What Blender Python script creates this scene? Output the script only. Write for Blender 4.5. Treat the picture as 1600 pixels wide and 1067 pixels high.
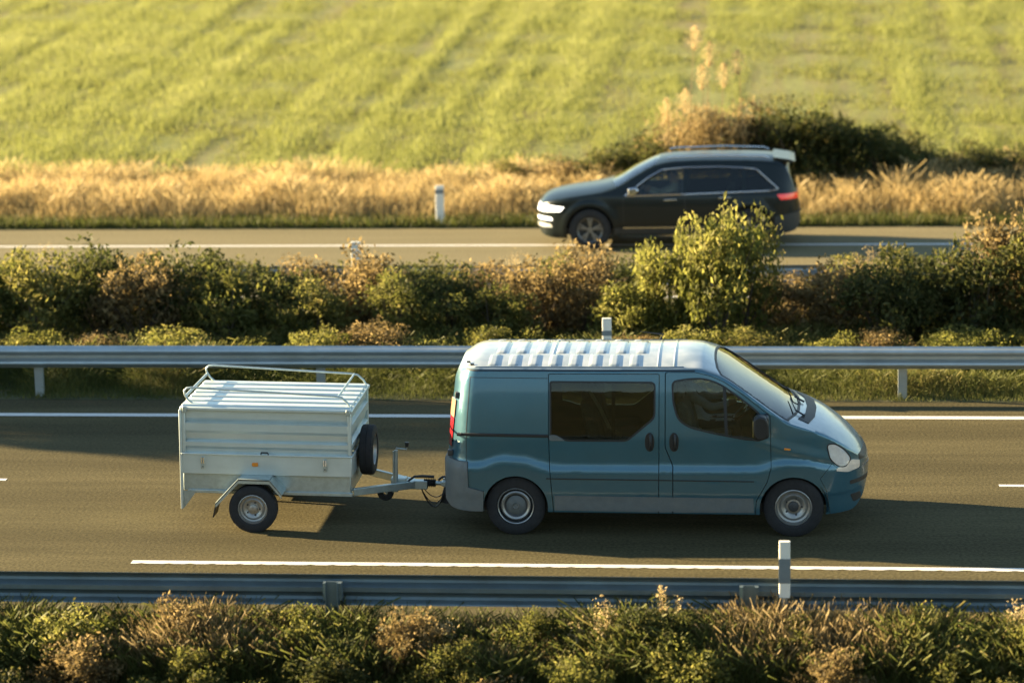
import bpy, bmesh, math, random
import numpy as np
from mathutils import Vector, Matrix
from mathutils.bvhtree import BVHTree

for _o in list(bpy.data.objects):
    bpy.data.objects.remove(_o, do_unlink=True)
SC = bpy.context.scene
COL = SC.collection
R = math.radians
rng = np.random.default_rng(7)
random.seed(7)

# ------------------------------------------------------------------ camera
# world: X along the motorway (van drives to +X), Y away from the camera, Z up
CAM_P = (0.0, -26.958, 7.974)
PITCH, YAW, ROLL = 0.200973, 0.098342, -0.0189269
_F = Vector((-math.sin(YAW)*math.cos(PITCH), math.cos(YAW)*math.cos(PITCH), -math.sin(PITCH)))
_R = Vector((math.cos(YAW), math.sin(YAW), 0)); _U = _R.cross(_F)
_R2 = _R*math.cos(ROLL) + _U*math.sin(ROLL); _U2 = _U*math.cos(ROLL) - _R*math.sin(ROLL)
cam = bpy.data.cameras.new('camera'); camo = bpy.data.objects.new('camera', cam); COL.objects.link(camo)
camo.matrix_world = Matrix(((_R2.x, _U2.x, -_F.x, CAM_P[0]), (_R2.y, _U2.y, -_F.y, CAM_P[1]),
                            (_R2.z, _U2.z, -_F.z, CAM_P[2]), (0, 0, 0, 1)))
cam.sensor_width = 36; cam.lens = 92.05; cam.clip_start = .5; cam.clip_end = 2000
cam.dof.use_dof = True; cam.dof.focus_distance = 29.6; cam.dof.aperture_fstop = .95
SC.camera = camo

# ------------------------------------------------------------------ sky, sun, exposure
SUN_EL, SUN_AZ = R(15.0), R(12.0)       # sun stands low to the left, a little beyond the road
to_sun = Vector((-math.cos(SUN_AZ)*math.cos(SUN_EL), math.sin(SUN_AZ)*math.cos(SUN_EL), math.sin(SUN_EL)))
world = bpy.data.worlds.new('World'); SC.world = world; world.use_nodes = True
wn = world.node_tree.nodes; wl = world.node_tree.links
bg = wn['Background']; sky = wn.new('ShaderNodeTexSky'); sky.sky_type = 'NISHITA'; sky.sun_disc = False
sky.sun_elevation = SUN_EL; sky.sun_rotation = math.atan2(to_sun.x, to_sun.y)
sky.air_density = 1.2; sky.dust_density = 0.0; sky.ozone_density = 1.0
wl.new(sky.outputs[0], bg.inputs[0]); bg.inputs[1].default_value = .05
sl = bpy.data.lights.new('sun', 'SUN'); sl.energy = 5.0; sl.angle = R(.55); sl.color = (1, .77, .43)
so = bpy.data.objects.new('sun', sl); COL.objects.link(so); so.location = (-30, 10, 20)
so.rotation_euler = to_sun.to_track_quat('Z', 'Y').to_euler()
SC.view_settings.view_transform = 'Standard'; SC.view_settings.look = 'None'
SC.view_settings.gamma = 1; SC.view_settings.exposure = 2.65
SC.cycles.use_denoising = True
SC.cycles.max_bounces = 6; SC.cycles.transparent_max_bounces = 12
SC.cycles.caustics_reflective = False; SC.cycles.caustics_refractive = False

# ------------------------------------------------------------------ materials
MATS = {}
def mat(name, col, rough=.6, metal=0., spec=.5, var=.12, scale=8., bump=0., bscale=60., coat=0.,
        stretch=(1, 1, 1), dirt=None, dirt_amt=0., emit=None, dust_sheen=None):
    if name in MATS: return MATS[name]
    m = bpy.data.materials.new(name); m.use_nodes = True; MATS[name] = m
    nt = m.node_tree; N = nt.nodes; L = nt.links; p = N['Principled BSDF']
    p.inputs['Roughness'].default_value = rough; p.inputs['Metallic'].default_value = metal
    p.inputs['Specular IOR Level'].default_value = spec; p.inputs['Coat Weight'].default_value = coat
    p.inputs['Coat Roughness'].default_value = .08
    tc = N.new('ShaderNodeTexCoord'); mp = N.new('ShaderNodeMapping'); mp.inputs['Scale'].default_value = stretch
    L.new(tc.outputs['Object'], mp.inputs[0])
    nz = N.new('ShaderNodeTexNoise'); nz.inputs['Scale'].default_value = scale; nz.inputs['Detail'].default_value = 6
    nz.inputs['Roughness'].default_value = .65
    L.new(mp.outputs[0], nz.inputs['Vector'])
    rp = N.new('ShaderNodeValToRGB')
    rp.color_ramp.elements[0].position = .3; rp.color_ramp.elements[1].position = .7
    rp.color_ramp.elements[0].color = (*[c*(1-var) for c in col], 1)
    rp.color_ramp.elements[1].color = (*[min(1, c*(1+var)) for c in col], 1)
    L.new(nz.outputs[0], rp.inputs[0]); out = rp.outputs[0]
    if dirt:
        n2 = N.new('ShaderNodeTexNoise'); n2.inputs['Scale'].default_value = 2.3; n2.inputs['Detail'].default_value = 8
        n2.inputs['Roughness'].default_value = .7; L.new(tc.outputs['Object'], n2.inputs['Vector'])
        r2 = N.new('ShaderNodeMapRange'); r2.inputs[1].default_value = .42; r2.inputs[2].default_value = .75
        r2.inputs[4].default_value = dirt_amt; L.new(n2.outputs[0], r2.inputs[0])
        mx = N.new('ShaderNodeMixRGB'); mx.inputs[2].default_value = (*dirt, 1)
        L.new(r2.outputs[0], mx.inputs[0]); L.new(out, mx.inputs[1]); out = mx.outputs[0]
    if dust_sheen:                                                    # dust lying on faces that look up, plus sky brightness painted into their colour
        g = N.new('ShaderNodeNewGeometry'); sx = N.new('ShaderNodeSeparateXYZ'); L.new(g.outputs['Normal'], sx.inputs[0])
        r3 = N.new('ShaderNodeMapRange'); r3.inputs[1].default_value = .55; r3.inputs[2].default_value = .95; r3.inputs[4].default_value = dust_sheen[3]
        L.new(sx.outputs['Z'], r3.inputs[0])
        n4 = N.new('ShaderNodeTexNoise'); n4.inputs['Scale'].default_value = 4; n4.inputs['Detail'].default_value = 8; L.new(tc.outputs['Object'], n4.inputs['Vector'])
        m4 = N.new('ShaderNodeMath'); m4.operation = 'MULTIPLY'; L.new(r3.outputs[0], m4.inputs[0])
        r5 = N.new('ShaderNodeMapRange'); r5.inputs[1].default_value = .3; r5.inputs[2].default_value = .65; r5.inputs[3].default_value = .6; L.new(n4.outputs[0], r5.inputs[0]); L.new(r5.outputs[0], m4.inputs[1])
        mx = N.new('ShaderNodeMixRGB'); mx.inputs[2].default_value = (*dust_sheen[:3], 1); L.new(m4.outputs[0], mx.inputs[0]); L.new(out, mx.inputs[1]); out = mx.outputs[0]
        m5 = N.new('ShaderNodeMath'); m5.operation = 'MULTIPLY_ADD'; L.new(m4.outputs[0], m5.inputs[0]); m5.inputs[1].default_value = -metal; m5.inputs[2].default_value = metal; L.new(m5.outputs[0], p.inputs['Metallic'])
    L.new(out, p.inputs['Base Color'])
    if bump:
        n3 = N.new('ShaderNodeTexNoise'); n3.inputs['Scale'].default_value = bscale; n3.inputs['Detail'].default_value = 4
        L.new(mp.outputs[0], n3.inputs['Vector'])
        b = N.new('ShaderNodeBump'); b.inputs['Strength'].default_value = bump; b.inputs['Distance'].default_value = .01
        L.new(n3.outputs[0], b.inputs['Height']); L.new(b.outputs[0], p.inputs['Normal'])
    if emit:
        p.inputs['Emission Color'].default_value = (*emit[:3], 1); p.inputs['Emission Strength'].default_value = emit[3]
    return m

def glass(name, tint, refl=1.0, rough=.02, ior=1.5):
    if name in MATS: return MATS[name]
    m = bpy.data.materials.new(name); m.use_nodes = True; MATS[name] = m
    nt = m.node_tree; N = nt.nodes; L = nt.links; N.remove(N['Principled BSDF'])
    t = N.new('ShaderNodeBsdfTransparent'); t.inputs[0].default_value = (*tint, 1)
    g = N.new('ShaderNodeBsdfGlossy'); g.inputs[0].default_value = (refl, refl, refl, 1); g.inputs['Roughness'].default_value = rough
    nz = N.new('ShaderNodeTexNoise'); nz.inputs['Scale'].default_value = 5
    f = N.new('ShaderNodeFresnel'); f.inputs[0].default_value = ior
    b = N.new('ShaderNodeBump'); b.inputs['Strength'].default_value = .01; L.new(nz.outputs[0], b.inputs['Height'])
    L.new(b.outputs[0], g.inputs['Normal'])
    mx = N.new('ShaderNodeMixShader'); L.new(f.outputs[0], mx.inputs[0]); L.new(t.outputs[0], mx.inputs[1]); L.new(g.outputs[0], mx.inputs[2])
    L.new(mx.outputs[0], N['Material Output'].inputs[0])
    return m

def leafmat(name, cols, trans=.35, rough=.6):
    """foliage: each leaf carries its own 'tint' 0..1 that picks a colour from the ramp"""
    if name in MATS: return MATS[name]
    m = bpy.data.materials.new(name); m.use_nodes = True; MATS[name] = m
    nt = m.node_tree; N = nt.nodes; L = nt.links; p = N['Principled BSDF']
    at = N.new('ShaderNodeAttribute'); at.attribute_name = 'tint'
    rp = N.new('ShaderNodeValToRGB'); e = rp.color_ramp.elements
    while len(e) < len(cols): e.new(.5)
    for i, c in enumerate(cols): e[i].position = i/(len(cols)-1); e[i].color = (*c, 1)
    L.new(at.outputs['Fac'], rp.inputs[0])
    p.inputs['Roughness'].default_value = rough; p.inputs['Specular IOR Level'].default_value = .25
    t = N.new('ShaderNodeBsdfTranslucent'); mx = N.new('ShaderNodeMixShader'); mx.inputs[0].default_value = trans
    L.new(rp.outputs[0], p.inputs['Base Color']); L.new(rp.outputs[0], t.inputs[0])
    L.new(p.outputs[0], mx.inputs[1]); L.new(t.outputs[0], mx.inputs[2]); L.new(mx.outputs[0], N['Material Output'].inputs[0])
    return m

# ------------------------------------------------------------------ object helpers
def tag(o, label=None, cat=None, group=None, kind=None):
    if label: o['label'] = label
    if cat: o['category'] = cat
    if group: o['group'] = group
    if kind: o['kind'] = kind
    return o
def empty(name, loc=(0, 0, 0), rz=0., ry=0.):
    o = bpy.data.objects.new(name, None); COL.objects.link(o); o.location = loc; o.rotation_euler = (0, ry, rz)
    o.empty_display_size = .2
    return o
def link(name, me, m, parent=None, loc=None):
    o = bpy.data.objects.new(name, me); COL.objects.link(o)
    if m and not me.materials: me.materials.append(m)
    if parent: o.parent = parent
    if loc: o.location = loc
    return o
def copy_tree(o, parent=None):
    c = o.copy(); COL.objects.link(c)
    if parent: c.parent = parent
    for ch in list(o.children): copy_tree(ch, c)
    return c

class MB:
    """collects simple shapes into one mesh"""
    def __init__(s): s.v = []; s.f = []
    def add(s, vs, fs):
        n = len(s.v); s.v += [tuple(v) for v in vs]; s.f += [tuple(i+n for i in f) for f in fs]; return s
    def box(s, x0, x1, y0, y1, z0, z1):
        return s.add([(x0,y0,z0),(x1,y0,z0),(x1,y1,z0),(x0,y1,z0),(x0,y0,z1),(x1,y0,z1),(x1,y1,z1),(x0,y1,z1)],
                     [(0,3,2,1),(4,5,6,7),(0,1,5,4),(1,2,6,5),(2,3,7,6),(3,0,4,7)])
    def tube(s, pts, r, n=8, cap=True):
        pts = [Vector(p) for p in pts]; rr = r if hasattr(r, '__len__') else [r]*len(pts); vs = []; fs = []
        up = None
        for i, p in enumerate(pts):
            d = (pts[min(i+1, len(pts)-1)] - pts[max(i-1, 0)]).normalized()
            if up is None:
                up = Vector((0, 0, 1)) if abs(d.z) < .9 else Vector((1, 0, 0))
            a = d.cross(up).normalized(); up = a.cross(d).normalized()
            for k in range(n):
                t = 2*math.pi*k/n; vs.append(p + (a*math.cos(t) + up*math.sin(t))*rr[i])
        for i in range(len(pts)-1):
            for k in range(n):
                k2 = (k+1) % n; fs.append((i*n+k, i*n+k2, (i+1)*n+k2, (i+1)*n+k))
        if cap: fs += [tuple(range(n))[::-1], tuple((len(pts)-1)*n+k for k in range(n))]
        return s.add(vs, fs)
    def bar(s, a, b, w, h, up=(0, 0, 1)):
        a = Vector(a); b = Vector(b); d = (b-a).normalized(); sd = d.cross(Vector(up)).normalized(); u = sd.cross(d)
        vs = [p + sd*(i*w/2) + u*(j*h/2) for p in (a, b) for i, j in ((-1,-1),(1,-1),(1,1),(-1,1))]
        return s.add(vs, [(3,2,1,0),(4,5,6,7),(0,1,5,4),(1,2,6,5),(2,3,7,6),(3,0,4,7)])
    def lathe(s, prof, axis='y', c=(0, 0, 0), n=40, closed=False):
        """prof: list of (radius, offset along axis)"""
        vs = []; fs = []; m = len(prof)
        for k in range(n):
            t = 2*math.pi*k/n; ca, sa = math.cos(t), math.sin(t)
            for r, h in prof:
                if axis == 'y': vs.append((c[0]+r*ca, c[1]+h, c[2]+r*sa))
                elif axis == 'x': vs.append((c[0]+h, c[1]+r*ca, c[2]+r*sa))
                else: vs.append((c[0]+r*ca, c[1]+r*sa, c[2]+h))
        for k in range(n):
            k2 = (k+1) % n
            for i in range(m if closed else m-1):
                j = (i+1) % m
                f = (k*m+i, k*m+j, k2*m+j, k2*m+i)
                fs.append(f if axis != 'y' else f[::-1])
        return s.add(vs, fs)
    def prism(s, poly, y0, y1, plane='xz'):
        n = len(poly)
        if plane == 'xz': vs = [(p[0], y0, p[1]) for p in poly] + [(p[0], y1, p[1]) for p in poly]
        elif plane == 'xy': vs = [(p[0], p[1], y0) for p in poly] + [(p[0], p[1], y1) for p in poly]
        else: vs = [(y0, p[0], p[1]) for p in poly] + [(y1, p[0], p[1]) for p in poly]
        return s.add(vs, [tuple(range(n)), tuple(range(2*n-1, n-1, -1))] + [(i, i+n, (i+1) % n+n, (i+1) % n) for i in range(n)])
    def mesh(s, name, smooth=None):
        me = bpy.data.meshes.new(name); me.from_pydata(s.v, [], s.f); me.validate()
        bm = bmesh.new(); bm.from_mesh(me); bmesh.ops.recalc_face_normals(bm, faces=bm.faces); bm.to_mesh(me); bm.free()
        if smooth is not None:
            me.shade_smooth(); me.set_sharp_from_angle(angle=R(smooth))
        return me
    def build(s, name, m, parent=None, bevel=0., smooth=None, seg=2):
        o = link(name, s.mesh(name, smooth), m, parent)
        if bevel:
            b = o.modifiers.new('bevel', 'BEVEL'); b.width = bevel; b.segments = seg; b.limit_method = 'ANGLE'; b.angle_limit = R(40)
            b.harden_normals = False
            o.data.shade_smooth(); o.data.set_sharp_from_angle(angle=R(50))
        return o

def lerp_tab(tab):
    xs = [t[0] for t in tab]; ys = [t[1] for t in tab]
    return lambda x: float(np.interp(x, xs, ys))
def smooth_tab(tab):
    """monotone cubic through the points"""
    xs = np.array([t[0] for t in tab], float); ys = np.array([t[1] for t in tab], float)
    d = np.diff(ys)/np.diff(xs); m = np.zeros_like(ys); m[0] = d[0]; m[-1] = d[-1]
    for i in range(1, len(xs)-1):
        m[i] = 0 if d[i-1]*d[i] <= 0 else 2*d[i-1]*d[i]/(d[i-1]+d[i])
    def f(x):
        x = min(max(x, xs[0]), xs[-1]); i = min(max(int(np.searchsorted(xs, x))-1, 0), len(xs)-2)
        h = xs[i+1]-xs[i]; t = (x-xs[i])/h
        return float((2*t**3-3*t*t+1)*ys[i] + (t**3-2*t*t+t)*h*m[i] + (-2*t**3+3*t*t)*ys[i+1] + (t**3-t*t)*h*m[i+1])
    return f
def sstep(a, b, x):
    t = min(max((x-a)/(b-a), 0), 1); return t*t*(3-2*t)

def rpoly(pts, r=.05, n=5):
    """polygon with rounded corners"""
    out = []; m = len(pts); rs = r if hasattr(r, '__len__') else [r]*m
    for i in range(m):
        p = Vector(pts[i]).to_2d(); a = Vector(pts[i-1]).to_2d()-p; b = Vector(pts[(i+1) % m]).to_2d()-p
        k = min(rs[i], a.length*.48, b.length*.48)
        if k < 1e-4: out.append(tuple(p)); continue
        A = p+a.normalized()*k; B = p+b.normalized()*k
        for j in range(n+1):
            t = j/n; out.append(tuple(A*(1-t)**2 + p*2*t*(1-t) + B*t*t))
    return out
def opoly(pts, d):
    """offset a polygon outwards by d"""
    n = len(pts); area = sum(pts[i][0]*pts[(i+1) % n][1]-pts[(i+1) % n][0]*pts[i][1] for i in range(n))
    sg = 1 if area > 0 else -1; out = []
    for i in range(n):
        p = Vector(pts[i]); a = (p-Vector(pts[i-1])).normalized(); b = (Vector(pts[(i+1) % n])-p).normalized()
        na = Vector((a.y, -a.x))*sg; nb = Vector((b.y, -b.x))*sg; q = (na+nb)
        if q.length < 1e-6: q = na
        q = q.normalized(); k = max(q.dot(na), .35); out.append(tuple(p+q*(d/k)))
    return out

def _vol(me):
    bm = bmesh.new(); bm.from_mesh(me); v = abs(bm.calc_volume()); bm.free(); return v
def boolean(me, cutters, op='DIFFERENCE', least=.55):
    """apply the cutters one by one; a cut that loses the whole body is retried with the cutter nudged a hair"""
    for cm in cutters:
        v0 = _vol(me); best = None
        for k, dx in enumerate((0, .0013, -.0017, .0023, .0031)):
            o = bpy.data.objects.new('tmp_work', me); COL.objects.link(o)
            co = bpy.data.objects.new('tmp_cut', cm); COL.objects.link(co); co.location = (dx, dx*.3, dx*.7)
            b = o.modifiers.new('b', 'BOOLEAN'); b.operation = op; b.object = co; b.solver = 'EXACT'; b.use_self = k > 2
            dg = bpy.context.evaluated_depsgraph_get(); dg.update()
            res = bpy.data.meshes.new_from_object(o.evaluated_get(dg))
            bpy.data.objects.remove(co, do_unlink=True); bpy.data.objects.remove(o, do_unlink=True)
            v = _vol(res)
            if (op == 'DIFFERENCE' and least*v0 < v <= v0*1.001) or (op == 'INTERSECT' and 1e-7 < v < v0*.999): best = res; break
            if best is None: best = res
        if op == 'DIFFERENCE' and _vol(best) < least*v0:
            print('CUT FAILED', v0); best = me
        me = best
    return me

class Loft:
    """vehicle skin: stations along x, a half section of side (sill to shoulder) and top (shoulder to centre line), mirrored"""
    def __init__(s, xs, zb, zs, zt, W, ns=26, nt=12, p=2.2, warp=None):
        s.xs = list(xs); s.zb, s.zs, s.zt, s.W, s.ns, s.nt, s.p, s.warp = zb, zs, zt, W, ns, nt, p, warp
        s.base = s.grid(s.xs)
        me = s.surface(s.base); bm = bmesh.new(); bm.from_mesh(me); bm.normal_update()
        s.bvh = BVHTree.FromBMesh(bm); s.fv = [[(v.co.copy(), v.normal.copy()) for v in f.verts] for f in bm.faces]; bm.free()
    def top(s, x, y):
        zs = s.zs(x); Ws = s.W(x, zs); k = min(abs(y)/Ws, 1); return zs+(s.zt(x)-zs)*(1-k**s.p)
    def grid(s, xs):
        G = []
        for x in xs:
            zb, zs, zt = s.zb(x), s.zs(x), s.zt(x); row = []
            for i in range(s.ns):
                z = zb+(zs-zb)*i/(s.ns-1); row.append((x, -s.W(x, z), z))
            Ws = s.W(x, zs)
            for j in range(1, s.nt+1):
                k = 1-j/s.nt; row.append((x, -Ws*k, zs+(zt-zs)*(1-k**s.p)))
            row = row+[(a, -b, c) for a, b, c in row[-2::-1]]
            if s.warp: row = [s.warp(*q) for q in row]
            G.append(row)
        return np.array(G)
    def surface(s, G):
        a, b, _ = G.shape; me = bpy.data.meshes.new('skin')
        me.from_pydata([tuple(v) for v in G.reshape(-1, 3)], [], [(i*b+j, (i+1)*b+j, (i+1)*b+j+1, i*b+j+1) for i in range(a-1) for j in range(b-1)])
        return me
    def normals(s, G):
        du = np.gradient(G, axis=0); dv = np.gradient(G, axis=1); n = np.cross(du, dv)
        n /= np.linalg.norm(n, axis=2, keepdims=True)+1e-9
        return n
    def shell(s, o1, o2, x0=None, x1=None):
        xs = s.xs if x0 is None else [x for x in s.xs if x0-.12 <= x <= x1+.12]
        G = s.grid(xs); n = s.normals(G)
        A = G+n*o1; B = G+n*o2; t = o1-o2
        if x0 is None:
            B[0, :, 0] += t; B[-1, :, 0] -= t
        B[:, 0, 2] = A[:, 0, 2]; B[:, -1, 2] = A[:, -1, 2]
        a, b, _ = G.shape; N = a*b
        vs = [tuple(v) for v in A.reshape(-1, 3)]+[tuple(v) for v in B.reshape(-1, 3)]; fs = []
        for i in range(a-1):
            for j in range(b-1):
                q = (i*b+j, (i+1)*b+j, (i+1)*b+j+1, i*b+j+1); fs.append(q); fs.append(tuple(k+N for k in q[::-1]))
        if x0 is None:
            fs.append(tuple(range(b))); fs.append(tuple(range(N+b-1, N-1, -1)))
            L = (a-1)*b; fs.append(tuple(range(L+b-1, L-1, -1))); fs.append(tuple(range(N+L, N+L+b)))
            rim = [i*b for i in range(a)]+[i*b+b-1 for i in range(a-1, -1, -1)]
        else:
            rim = [i*b for i in range(a)]+[(a-1)*b+j for j in range(1, b)]+[i*b+b-1 for i in range(a-2, -1, -1)]+[j for j in range(b-2, 0, -1)]
        for i in range(len(rim)):
            p, q = rim[i], rim[(i+1) % len(rim)]; fs.append((q, p, p+N, q+N))
        me = bpy.data.meshes.new('shell'); me.from_pydata(vs, [], fs)
        bm = bmesh.new(); bm.from_mesh(me); bmesh.ops.recalc_face_normals(bm, faces=bm.faces); bm.to_mesh(me); bm.free()
        return me
    def finish(s, me):
        """smooth normals from the uncut skin on every face that lies along it; flat normals on cut edges"""
        me.validate(); nl = []
        me.shade_smooth()
        for f in me.polygons:
            fn = f.normal
            for li in f.loop_indices:
                co = me.vertices[me.loops[li].vertex_index].co
                _, bn, fi, _ = s.bvh.find_nearest(co)
                n = Vector((0, 0, 0))
                for vc, vn in s.fv[fi]: n += vn/((vc-co).length+.004)
                n.normalize(); d = n.dot(fn)
                nl.append(n if d > .75 else (-n if d < -.75 else fn.copy()))
        me.normals_split_custom_set(nl)
        return me
    def panel(s, name, poly, o1, o2, m, parent, y0=-1.3, y1=-.15, plane='xz', holes=(), cut=(), full=False):
        if plane == 'xz': a, b = min(p[0] for p in poly), max(p[0] for p in poly)
        elif plane == 'xy': a, b = min(p[0] for p in poly), max(p[0] for p in poly)
        else: a, b = y0, y1
        me = boolean(s.shell(o1, o2) if full else s.shell(o1, o2, a, b), [MB().prism(poly, y0, y1, plane).mesh('c')], 'INTERSECT')
        cs = [MB().prism(h, y0-.1, y1+.1, plane).mesh('c') for h in holes]+list(cut)
        if cs: me = boolean(me, cs, least=.004)
        return link(name, s.finish(me), m, parent)

# ------------------------------------------------------------------ ground, roads, markings
def gz(X, Y):
    """height of the open ground"""
    X = np.asarray(X, float); Y = np.asarray(Y, float)
    z = np.full(np.broadcast(X, Y).shape, .0)
    z = z+np.interp(Y, [-140, -60, -27, -11, -6.5, -3.1, 0], [11, 8, 5.6, -1.0, -1.0, 0, 0])  # rise behind the camera is added to block low sky light and reflections
    z = z+np.where((Y > 8.6) & (Y < 14.2), .05*np.sin((Y-8.6)/5.6*math.pi), 0)
    z = z+np.where(Y > 23.2, np.clip((Y-23.2)*.02, 0, .07), 0)
    z = z+np.interp(Y, [27, 115, 160, 500], [0, 88*.078, 6.2, 0])
    z = z+.02*np.sin(X*.9+Y*1.7)*((Y > 8.4) & (Y < 14) | (Y > 24) | (Y < -3.4))
    road = ((Y > -2.65) & (Y < 7.9)) | ((Y > 14.75) & (Y < 22.95))
    return np.where(road, -.06, z)
def ramp_mat(name, stops, scale, stretch, rough, bump, bscale, rot=0., spec=.3, extra=None):
    m = bpy.data.materials.new(name); m.use_nodes = True; MATS[name] = m
    nt = m.node_tree; N = nt.nodes; L = nt.links; p = N['Principled BSDF']
    p.inputs['Roughness'].default_value = rough; p.inputs['Specular IOR Level'].default_value = spec
    tc = N.new('ShaderNodeTexCoord'); mp = N.new('ShaderNodeMapping'); mp.inputs['Scale'].default_value = stretch; mp.inputs['Rotation'].default_value = (0, 0, rot)
    L.new(tc.outputs['Object'], mp.inputs[0])
    nz = N.new('ShaderNodeTexNoise'); nz.inputs['Scale'].default_value = scale; nz.inputs['Detail'].default_value = 8; nz.inputs['Roughness'].default_value = .7
    L.new(mp.outputs[0], nz.inputs['Vector'])
    rp = N.new('ShaderNodeValToRGB'); e = rp.color_ramp.elements
    while len(e) < len(stops): e.new(.5)
    for i, (t, c) in enumerate(stops): e[i].position = t; e[i].color = (*c, 1)
    L.new(nz.outputs[0], rp.inputs[0]); out = rp.outputs[0]
    n3 = N.new('ShaderNodeTexNoise'); n3.inputs['Scale'].default_value = bscale; n3.inputs['Detail'].default_value = 3
    L.new(tc.outputs['Object'], n3.inputs['Vector'])
    mr = N.new('ShaderNodeMapRange'); mr.inputs[1].default_value = .3; mr.inputs[2].default_value = .7; mr.inputs[3].default_value = .72; mr.inputs[4].default_value = 1.28
    L.new(n3.outputs[0], mr.inputs[0])
    vm = N.new('ShaderNodeMixRGB'); vm.blend_type = 'MULTIPLY'; vm.inputs[0].default_value = 1
    L.new(out, vm.inputs[1]); L.new(mr.outputs[0], vm.inputs[2]); L.new(vm.outputs[0], p.inputs['Base Color'])
    if extra:                                                   # polished, darker wheel tracks along the lanes, broken up by noise
        sx = N.new('ShaderNodeSeparateXYZ'); L.new(tc.outputs['Object'], sx.inputs[0])
        a1 = N.new('ShaderNodeMath'); a1.operation = 'MULTIPLY_ADD'; a1.inputs[1].default_value = 2*math.pi/1.75; a1.inputs[2].default_value = extra; L.new(sx.outputs['Y'], a1.inputs[0])
        a2 = N.new('ShaderNodeMath'); a2.operation = 'COSINE'; L.new(a1.outputs[0], a2.inputs[0])
        a3 = N.new('ShaderNodeMath'); a3.operation = 'MULTIPLY'; L.new(a2.outputs[0], a3.inputs[0]); L.new(nz.outputs[0], a3.inputs[1])
        a4 = N.new('ShaderNodeMapRange'); a4.inputs[1].default_value = -.3; a4.inputs[2].default_value = .6; a4.inputs[3].default_value = 1.06; a4.inputs[4].default_value = .80; L.new(a3.outputs[0], a4.inputs[0])
        v2 = N.new('ShaderNodeMixRGB'); v2.blend_type = 'MULTIPLY'; v2.inputs[0].default_value = 1; L.new(vm.outputs[0], v2.inputs[1]); L.new(a4.outputs[0], v2.inputs[2]); L.new(v2.outputs[0], p.inputs['Base Color'])
    b = N.new('ShaderNodeBump'); b.inputs['Strength'].default_value = bump; b.inputs['Distance'].default_value = .01
    L.new(n3.outputs[0], b.inputs['Height']); L.new(b.outputs[0], p.inputs['Normal'])
    return m
M_ASPH = ramp_mat('asphalt', [(.25, (.056, .048, .025)), (.5, (.077, .066, .034)), (.75, (.102, .086, .045))], 1.3, (.22, 1.9, 1), .95, .5, 26, spec=.06, extra=-2*math.pi*.9/1.75)
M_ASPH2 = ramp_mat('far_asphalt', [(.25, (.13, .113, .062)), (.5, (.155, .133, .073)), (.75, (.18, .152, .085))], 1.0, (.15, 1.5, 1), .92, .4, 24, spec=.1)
M_EARTH = ramp_mat('verge_earth', [(.3, (.03, .034, .014)), (.5, (.055, .058, .024)), (.7, (.10, .084, .045))], 1.4, (1, 1, 1), .95, .5, 12)
M_LINE = mat('road_paint', (.60, .585, .55), rough=.7, var=.06, scale=9, dirt=(.45, .41, .34), dirt_amt=.35)

def ground_mesh():
    xs = np.unique(np.concatenate([np.linspace(-400, -40, 12), np.arange(-40, 26, 1.0), np.linspace(26, 400, 12)]))
    ys = np.unique(np.round(np.concatenate([np.linspace(-140, -8, 24), np.arange(-8, -2.6, .4), [-2.66, -2.64], np.linspace(-2.6, 7.8, 4), [7.89, 7.91], np.arange(8, 14.7, .35), [14.74, 14.76], [22.94, 22.96], np.arange(23.1, 30, .6), np.arange(30, 70, 2), np.linspace(72, 500, 14)]), 3))
    XX, YY = np.meshgrid(xs, ys, indexing='ij'); Z = gz(XX, YY); n = len(ys)
    me = bpy.data.meshes.new('ground')
    me.from_pydata([tuple(v) for v in np.stack([XX, YY, Z], -1).reshape(-1, 3)], [], [(i*n+j, (i+1)*n+j, (i+1)*n+j+1, i*n+j+1) for i in range(len(xs)-1) for j in range(n-1)])
    me.shade_smooth(); return me
gr = link('ground', ground_mesh(), M_EARTH); tag(gr, kind='structure')
def sheet(name, x0, x1, y0, y1, z, m, par=None, th=.05):
    o = MB().box(x0, x1, y0, y1, z-th, z).build(name, m, par); 
    if not par: tag(o, kind='structure')
    return o
road = sheet('near_road', -300, 300, -2.6, 7.93, 0, M_ASPH)
road2 = sheet('far_road', -300, 300, 14.8, 22.93, 0, M_ASPH2)
def marking(x0, x1, y, w, z=.004, rag=0., m=M_LINE, par=None, taper=0.):
    n = max(2, int((x1-x0)/.06)) if rag else 2
    xs_ = np.linspace(x0, x1, n); vs = []
    for i, x in enumerate(xs_):
        e = 0
        if rag: e = rag*(1 if (x % .26) < .07 else 0)
        vs += [(x, y-w/2-e, z), (x, y+w/2, z)]
    me = bpy.data.meshes.new('line'); me.from_pydata(vs, [], [(2*i, 2*i+2, 2*i+3, 2*i+1) for i in range(n-1)])
    return link('line_marking', me, m, par)
marking(-6.87, 40, 0, .125, rag=-.022, par=road)
marking(-120, 60, 7.0, .17, par=road)
for a, b in ((-14.3, -9.28), (2.76, 7.8)): marking(a, b, 3.5, .095, par=road)
marking(-120, 60, 20.9, .13, par=road2); marking(-120, 60, 15.66, .13, par=road2)

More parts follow.
